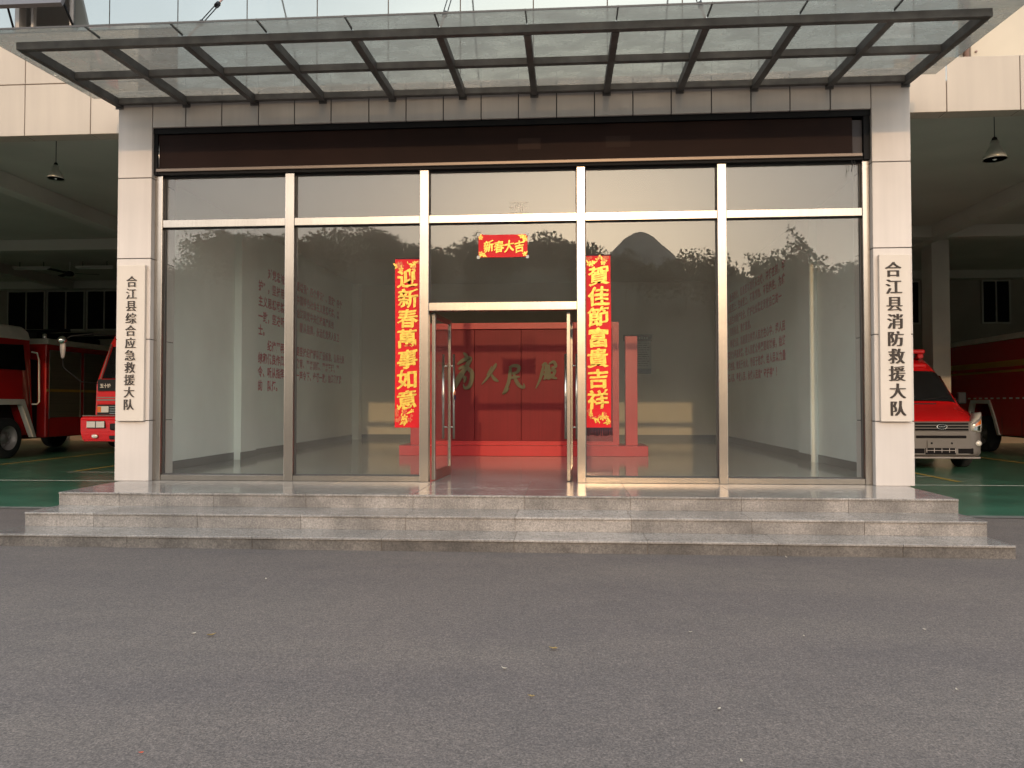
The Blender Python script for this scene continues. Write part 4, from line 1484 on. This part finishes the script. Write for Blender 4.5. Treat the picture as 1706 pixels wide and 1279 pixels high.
# ------------------------------------------------------------------ rescue van
def van(loc):
    t = Thing("rescue_van", loc, "red rescue van with grey bumper and roof light bar beside the right pillar", "van")
    # (y, half width low, half width high, z low, z shoulder, z top)
    secs = [(0.02, 0.70, 0.60, 0.36, 0.80, 0.98), (0.08, 0.80, 0.70, 0.33, 0.86, 1.03), (0.25, 0.90, 0.78, 0.30, 0.96, 1.12), (0.60, 0.955, 0.84, 0.30, 1.05, 1.26),
            (0.98, 0.97, 0.87, 0.30, 1.15, 1.385), (1.02, 0.97, 0.87, 0.30, 1.18, 1.42), (1.40, 0.97, 0.84, 0.30, 1.35, 1.80), (1.74, 0.97, 0.80, 0.30, 1.50, 2.10),
            (1.95, 0.97, 0.78, 0.30, 1.60, 2.26), (2.35, 0.97, 0.76, 0.30, 1.70, 2.48), (2.8, 0.97, 0.75, 0.30, 1.75, 2.54), (5.2, 0.97, 0.75, 0.30, 1.75, 2.54), (5.3, 0.93, 0.7, 0.34, 1.7, 2.46)]
    def ring(y, wl, wh, zl, zs, zt):
        r = []
        half = [(wl * .90, zl), (wl * .985, zl + .10), (wl, (zl + zs) / 2), (wl, zs), (wl + (wh - wl) * .55, zs + (zt - zs) * .62), (wh, zt - .07), (wh * .90, zt - .012), (wh * .5, zt)]
        for x, z in half:
            r.append((x, y, z))
        for x, z in half[::-1]:
            r.append((-x, y, z))
        return r
    bm = BM()
    loft(bm, [ring(*s) for s in secs])
    body = t.lpart("body", bm, "vred")
    body.data.polygons.foreach_set("use_smooth", [True] * len(body.data.polygons))
    # windscreen on the raked front
    def top(y):
        for a, b in zip(secs, secs[1:]):
            if a[0] <= y <= b[0]:
                f = (y - a[0]) / (b[0] - a[0])
                return a[2] + (b[2] - a[2]) * f, a[5] + (b[5] - a[5]) * f
    bm = BM()
    rows = []
    for i in range(7):
        y = 1.03 + (1.76 - 1.03) * i / 6
        wh, zt = top(y)
        rows.append([bm.verts.new((wh * u * (0.97 if abs(u) == 1 else 1), y - (0.05 if abs(u) < 1 else .02), zt - (0.0 if abs(u) < .8 else 0.055 if abs(u) == 1 else .012))) for u in (-1, -.85, -.4, 0, .4, .85, 1)])
    for a, b in zip(rows, rows[1:]):
        for k in range(6):
            bm.faces.new((a[k], a[k + 1], b[k + 1], b[k])).smooth = True
    ws = t.lpart("windscreen", bm, "tglass")
    bm = BM()
    wh, zt = top(0.92)
    box(bm, -0.55, 0.36, 0.86, 0.93, 1.355, 1.375)
    t.lpart("hood_vent", bm, "tblack", body)
    bm = BM()
    tube(bm, [(-0.7, 0.99, 1.44), (0.0, 1.05, 1.52)], .012, 6)
    tube(bm, [(0.05, 0.99, 1.44), (0.7, 1.05, 1.52)], .012, 6)
    t.lpart("wiper", bm, "tblack", ws)
    # raised roof lip with brow
    bm = BM()
    box(bm, -0.62, 0.62, 1.84, 2.1, 2.185, 2.30, bev=.04, seg=2)
    t.lpart("roof_brow", bm, "vred", body)
    # side glass
    for s in (-1, 1):
        bm = BM()
        pts = [(1.28, 1.46), (1.72, 2.00), (2.30, 2.06), (2.30, 1.44)]
        def sx(y, z):
            for a, b in zip(secs, secs[1:]):
                if a[0] <= y <= b[0]:
                    f = (y - a[0]) / (b[0] - a[0])
                    wl, wh, zs, zt = [a[i] + (b[i] - a[i]) * f for i in (1, 2, 4, 5)]
                    g = min(max((z - zs) / max(zt - zs, .01), 0), 1)
                    return wl + (wh - wl) * g * .9
            return .97
        A = [bm.verts.new((s * (sx(y, z) + .012), y, z)) for y, z in pts]
        bm.faces.new(A)
        bmesh.ops.solidify(bm, geom=bm.faces[:], thickness=0.012)
        t.lpart("side_window", bm, "tglass", body)
        bm = BM()
        box(bm, *sorted((s * .99, s * 1.17)), 1.20, 1.32, 1.36, 1.62, bev=.03, seg=2)
        tube(bm, [(s * .95, 1.28, 1.42), (s * 1.05, 1.26, 1.44)], .03, 8)
        t.lpart("mirror", bm, "tblack")
    # grille, bumper, lamps
    bm = BM()
    sec = []
    for y, hw2, z0, z1 in ((-0.10, .58, .32, .78), (-0.075, .68, .305, .96), (-0.035, .77, .295, .99), (0.06, .86, .28, 1.0), (0.30, .955, .27, .97), (0.42, .975, .27, .88)):
        half = [(hw2 * .96, z0), (hw2, z0 + .08), (hw2, (z0 + z1) / 2), (hw2 * .995, z1 - .06), (hw2 * .95, z1)]
        sec.append([(x, y, z) for x, z in half] + [(-x, y, z) for x, z in half[::-1]])
    loft(bm, sec)
    bp = t.lpart("bumper", bm, "tgrey")
    bm = BM()
    box(bm, -0.56, 0.56, -0.125, -0.03, 0.80, 0.985, bev=.012, seg=2)
    gr = t.lpart("grille", bm, "tgrey", bp)
    bm = BM()
    for z in (0.815, 0.873, 0.932):
        box(bm, -0.53, 0.53, -0.1285, -0.120, z, z + 0.040)
    t.lpart("grille_slot", bm, "dark", gr)
    bm = BM()
    lathe(bm, [(0.105, 0), (0.10, -.012), (0.001, -.014)], (0, -0.128, 0.892), 'y', 28)
    for v in bm.verts: v.co.z = 0.892 + (v.co.z - 0.892) * .48
    bd = t.lpart("badge", bm, "tblack", gr)
    bm = BM()
    lathe(bm, [(0.108, -0.004), (0.108, -.016), (0.094, -.018), (0.094, -.004)], (0, -0.128, 0.892), 'y', 28)
    for v in bm.verts: v.co.z = 0.892 + (v.co.z - 0.892) * .48
    tube(bm, [(-.065, -.145, .885), (-.05, -.146, .908), (-.038, -.146, .898), (-.055, -.146, .885), (-.03, -.146, .884), (-.012, -.146, .897), (0, -.146, .884), (.018, -.146, .897), (.034, -.146, .884), (.052, -.146, .905), (.058, -.146, .884)], .0065, 5)
    t.lpart("badge_trim", bm, "chrome", bd)
    bm = BM()
    box(bm, -0.50, 0.50, -0.108, -0.06, 0.655, 0.712, bev=.008, seg=1)
    t.lpart("air_intake", bm, "dark", bp)
    bm = BM()
    box(bm, -0.285, 0.285, -0.122, -0.108, 0.455, 0.605, bev=.004, seg=1)
    pl = t.lpart("plate_holder", bm, "tgrey", bp)
    bm = BM()
    for s in (-1, 1):
        lathe(bm, [(0.022, 0), (0.02, -.008), (0.001, -.009)], (s * .20, -0.122, 0.555), 'y', 10)
    t.lpart("plate_bolt", bm, "tblack", pl)
    bm = BM()
    box(bm, -0.32, 0.28, -0.108, -0.06, 0.325, 0.453)
    for s in (-1, 1):
        a, b = sorted((s * .325, s * .64))
        box(bm, a, b, -0.104, -0.03, 0.335, 0.452, bev=.012, seg=1)
    lg = t.lpart("lower_grille", bm, "dark", bp)
    bm = BM()
    for x in (-.30, -.15, 0, .15, .27):
        box(bm, x, x + .012, -.114, -.1085, .362, .452)
    box(bm, -.31, .28, -.112, -.1085, .40, .412)
    t.lpart("grille_bar", bm, "rim", lg)
    bm = BM()
    box(bm, -.78, .78, -.10, .10, .235, .275, bev=.012, seg=1)
    t.lpart("bumper_lip", bm, "rim", bp)
    for s in (-1, 1):
        bm = BM()
        cv = [(.60, -.125, .815, .955), (.68, -.122, .80, 1.0), (.76, -.095, .785, 1.06), (.83, -.03, .78, 1.12), (.89, .06, .785, 1.165), (.935, .17, .80, 1.19)]
        rows = []
        for k in range(5):
            rows.append([(s * x, y + .02 * abs(k - 2) / 2, za + (zb - za) * k / 4) for x, y, za, zb in cv])
        V = [[bm.verts.new(p) for p in r] for r in rows]
        for A, Bq in zip(V, V[1:]):
            for k in range(len(cv) - 1):
                bm.faces.new((A[k], A[k + 1], Bq[k + 1], Bq[k])).smooth = True
        r = bmesh.ops.extrude_face_region(bm, geom=bm.faces[:])
        bmesh.ops.translate(bm, verts=[v for v in r['geom'] if isinstance(v, bmesh.types.BMVert)], vec=(-s * .06, .28, -.02))
        hl = t.lpart("headlight", bm, "lens")
        def surf(u, v, o):
            i = min(int(u), len(cv) - 2)
            f = u - i
            x, y, za, zb = [cv[i][j] + (cv[i + 1][j] - cv[i][j]) * f for j in range(4)]
            return (s * (x + o * .3), y + .02 * abs(v * 4 - 2) / 2 - o, za + (zb - za) * v)
        def patch(us, v0, v1, o, th):
            bm = BM()
            rows = [[bm.verts.new(surf(u, v, o)) for u in us] for v in (v0, (v0 + v1) / 2, v1)]
            for A, Bq in zip(rows, rows[1:]):
                for k in range(len(us) - 1):
                    bm.faces.new((A[k], A[k + 1], Bq[k + 1], Bq[k])).smooth = True
            return bm
        t.lpart("lamp_surround", patch([0, 1, 2, 3, 4, 5], 0.80, 1.0, .006, 0), "tgrey", hl)
        t.lpart("amber_lens", patch([0.9, 1.5, 2, 2.9], 0.52, 0.78, .006, 0), "amber", hl)
        t.lpart("reflector", patch([0.5, 1, 2, 2.6], 0.10, 0.46, .006, 0), "chrome", hl)
        bm = BM()
        lathe(bm, [(0.066, 0), (0.055, -.018), (0.001, -.024)], (s * .755, -0.062, .55), 'y', 16)
        t.lpart("fog_lamp", bm, "lens", bp)
        wheel(t, None, s * .93, 0.78, 0.335, 0.22, s)
        wheel(t, None, s * .93, 4.2, 0.335, 0.22, s)
    # light bar
    bm = BM()
    box(bm, -0.60, 0.66, 2.0, 2.34, 2.53, 2.63, bev=.03, seg=2)
    lb = t.lpart("light_bar", bm, "vred")
    bm = BM()
    box(bm, -0.50, 0.45, 2.05, 2.30, 2.44, 2.529)
    t.lpart("speaker_box", bm, "tblack", lb)
    bm = BM()
    for x in (0.50, -0.56):
        box(bm, x, x + .14, 2.04, 2.30, 2.42, 2.529, bev=.02, seg=1)
    t.lpart("bar_foot", bm, "vred", lb)
    bm = BM()
    box(bm, -.7, .7, .5, 5.0, .25, .32)
    t.lpart("chassis", bm, "tblack")
van((8.5, 7.11, 0.004))

# ------------------------------------------------------------------ lamps and fans in the bays
def pendant(x, y, z, top, r, label):
    t = Thing("pendant_lamp", (x, y, z), label, "lamp", "pendant lamps hanging in the truck bays")
    bm = BM()
    tube(bm, [(x, y, z + r * 2.0), (x, y, top)], 0.006, 6)
    t.part("cord", bm, "cord")
    bm = BM()
    lathe(bm, [(r, 0), (r * .93, r * 0.224), (r * .72, r * 0.686), (r * .40, r * 1.214), (r * .36, r * 1.320), (r * .40, r * 1.478), (r * .33, r * 1.690), (r * .31, r * 1.676), (r * .36, r * 1.478), (r * .33, r * 1.294), (r * .68, r * 0.660), (r * .90, r * 0.198), (r * .98, 0)], (x, y, z), 'z', 28)
    t.part("lamp_shade", bm, "lampg")
    bm = BM()
    lathe(bm, [(0.001, 0), (r * .16, r * .06), (r * .22, r * .25), (r * .16, r * .5), (r * .12, r * .9)], (x, y, z - r * .10), 'z', 14)
    t.part("bulb", bm, "bulb")
    bm = BM()
    lathe(bm, [(r * .22, r * 1.663), (r * .24, r * 1.795), (r * .20, r * 1.980), (r * .06, r * 2.086)], (x, y, z), 'z', 14)
    t.part("lamp_cap", bm, "tblack")
pendant(-6.78, 1.5, 4.74, 5.9, 0.118, "bell shaped pendant lamp hanging in the left truck bay")
pendant(6.67, 1.5, 4.72, 5.9, 0.150, "bell shaped pendant lamp hanging in the right truck bay")
fn = Thing("ceiling_fan", (-15.0, 14.0, 5.55), "dark three-bladed ceiling fan at the back of the left truck bay", "fan")
bm = BM()
tube(bm, [(-15, 14, 5.55), (-15, 14, 5.9)], .015, 8)
fn.part("rod", bm, "gar")
bm = BM()
lathe(bm, [(0.001, -.08), (0.10, -.07), (0.14, 0), (0.10, .06), (0.03, .09)], (-15, 14, 5.52), 'z', 16)
fn.part("motor", bm, "tblack")
for k in range(3):
    a = 0.4 + k * 2 * math.pi / 3
    bm = BM()
    box(bm, .16, .85, -.07, .07, -.006, .006)
    bmesh.ops.rotate(bm, verts=bm.verts, cent=(0, 0, 0), matrix=Matrix.Rotation(.2, 3, 'X'))
    bmesh.ops.transform(bm, verts=bm.verts, matrix=Matrix.Translation((-15, 14, 5.54)) @ Matrix.Rotation(a, 4, 'Z'))
    fn.part("blade", bm, "tblack")
for x, l in ((-16.2, 'leftmost of the two unlit tube lights beside the ceiling fan'), (-14.1, 'unlit tube light right of the ceiling fan, under the left bay ceiling')):
    t = Thing("tube_light", (x, 13.9, 5.66), l, "light", "tube lights in the left bay")
    t.part("housing", B1(x - .62, x + .62, 13.86, 13.94, 5.69, 5.75), "gar")
    bm = BM()
    tube(bm, [(x - .58, 13.9, 5.665), (x + .58, 13.9, 5.665)], .018, 10)
    t.part("tube", bm, "bulb")
    bm = BM()
    for dx in (-.4, .4):
        tube(bm, [(x + dx, 13.9, 5.75), (x + dx, 13.9, 5.9)], .012, 6)
    t.part("hanger", bm, "tblack")

# ------------------------------------------------------------------ litter on the road
def gpoint(px, py, z=0.0):
    d = mirror_ray(px, py)
    k = (z - 1.392) / d.z
    return 0.804 + d.x * k, -9.358 - d.y * k
leaves = [(438, 914, .05, "litter", "curled pale leaf lying against the bottom step"), (352, 1060, .045, "leafy", "yellowish dry leaf on the asphalt at the left"),
          (323, 1057, .025, "litter", "tiny pale scrap beside the yellowish leaf at the left"), (922, 1083, .045, "leafy", "long thin dry leaf on the asphalt in the middle"),
          (885, 1163, .032, "leafy", "small golden leaf nearest the middle of the road"), (934, 921, .04, "litter", "pale leaf at the foot of the steps below the doors"),
          (1339, 1062, .02, "litter", "tiny pale scrap on the asphalt at the right"), (1594, 1152, .02, "litter", "white speck of litter far right on the asphalt"),
          (1198, 1184, .022, "litter", "white speck of litter on the lower middle asphalt"), (1310, 930, .03, "litter", "pale scrap against the bottom step right of the doors"),
          (840, 1116, .028, "litter", "pale dry flake on the asphalt left of the thin leaf"), (443, 966, .028, "litter", "pale flake on the asphalt under the left steps"),
          (1150, 1055, .02, "litter", "tiny pale chip on the asphalt below the right couplet"), (235, 1257, .018, "orange", "tiny orange red scrap at the lower left"),
          (1235, 1272, .02, "litter", "white chip at the bottom edge right of centre"), (1540, 1051, .02, "litter", "small pale chip on the asphalt below the right pillar")]
for k, (px, py, r, mt, lb) in enumerate(leaves):
    r *= 0.62
    x, y = gpoint(px, py)
    rs = random.Random(100 + k)
    a = rs.uniform(0, 6.28) if r < .04 else rs.uniform(-.5, .5)
    bm = BM()
    n = 7
    top = []
    for i in range(n):
        f = i / (n - 1)
        wd = r * .42 * math.sin(math.pi * min(.98, max(.03, f))) * rs.uniform(.8, 1.2)
        cx = r * (2 * f - 1)
        hz = .006 + r * .55 * (2 * f - 1) ** 2 * rs.uniform(.5, 1)
        top.append([(cx, -wd, hz + wd * .5), (cx, 0, hz), (cx, wd, hz + wd * .6)])
    V = [[bm.verts.new(p) for p in q] for q in top]
    for A, Bq in zip(V, V[1:]):
        for j in range(2):
            bm.faces.new((A[j], A[j + 1], Bq[j + 1], Bq[j]))
    bmesh.ops.solidify(bm, geom=bm.faces[:], thickness=0.002)
    bmesh.ops.rotate(bm, verts=bm.verts, cent=(0, 0, 0), matrix=Matrix.Rotation(a, 3, 'Z'))
    bmesh.ops.translate(bm, verts=bm.verts, vec=(x, y, 0.002))
    single("fallen_leaf" if 'leaf' in lb else "litter_scrap", bm, mt, lb, "leaf" if 'leaf' in lb else "litter", (x, y, 0), "litter scattered on the road")
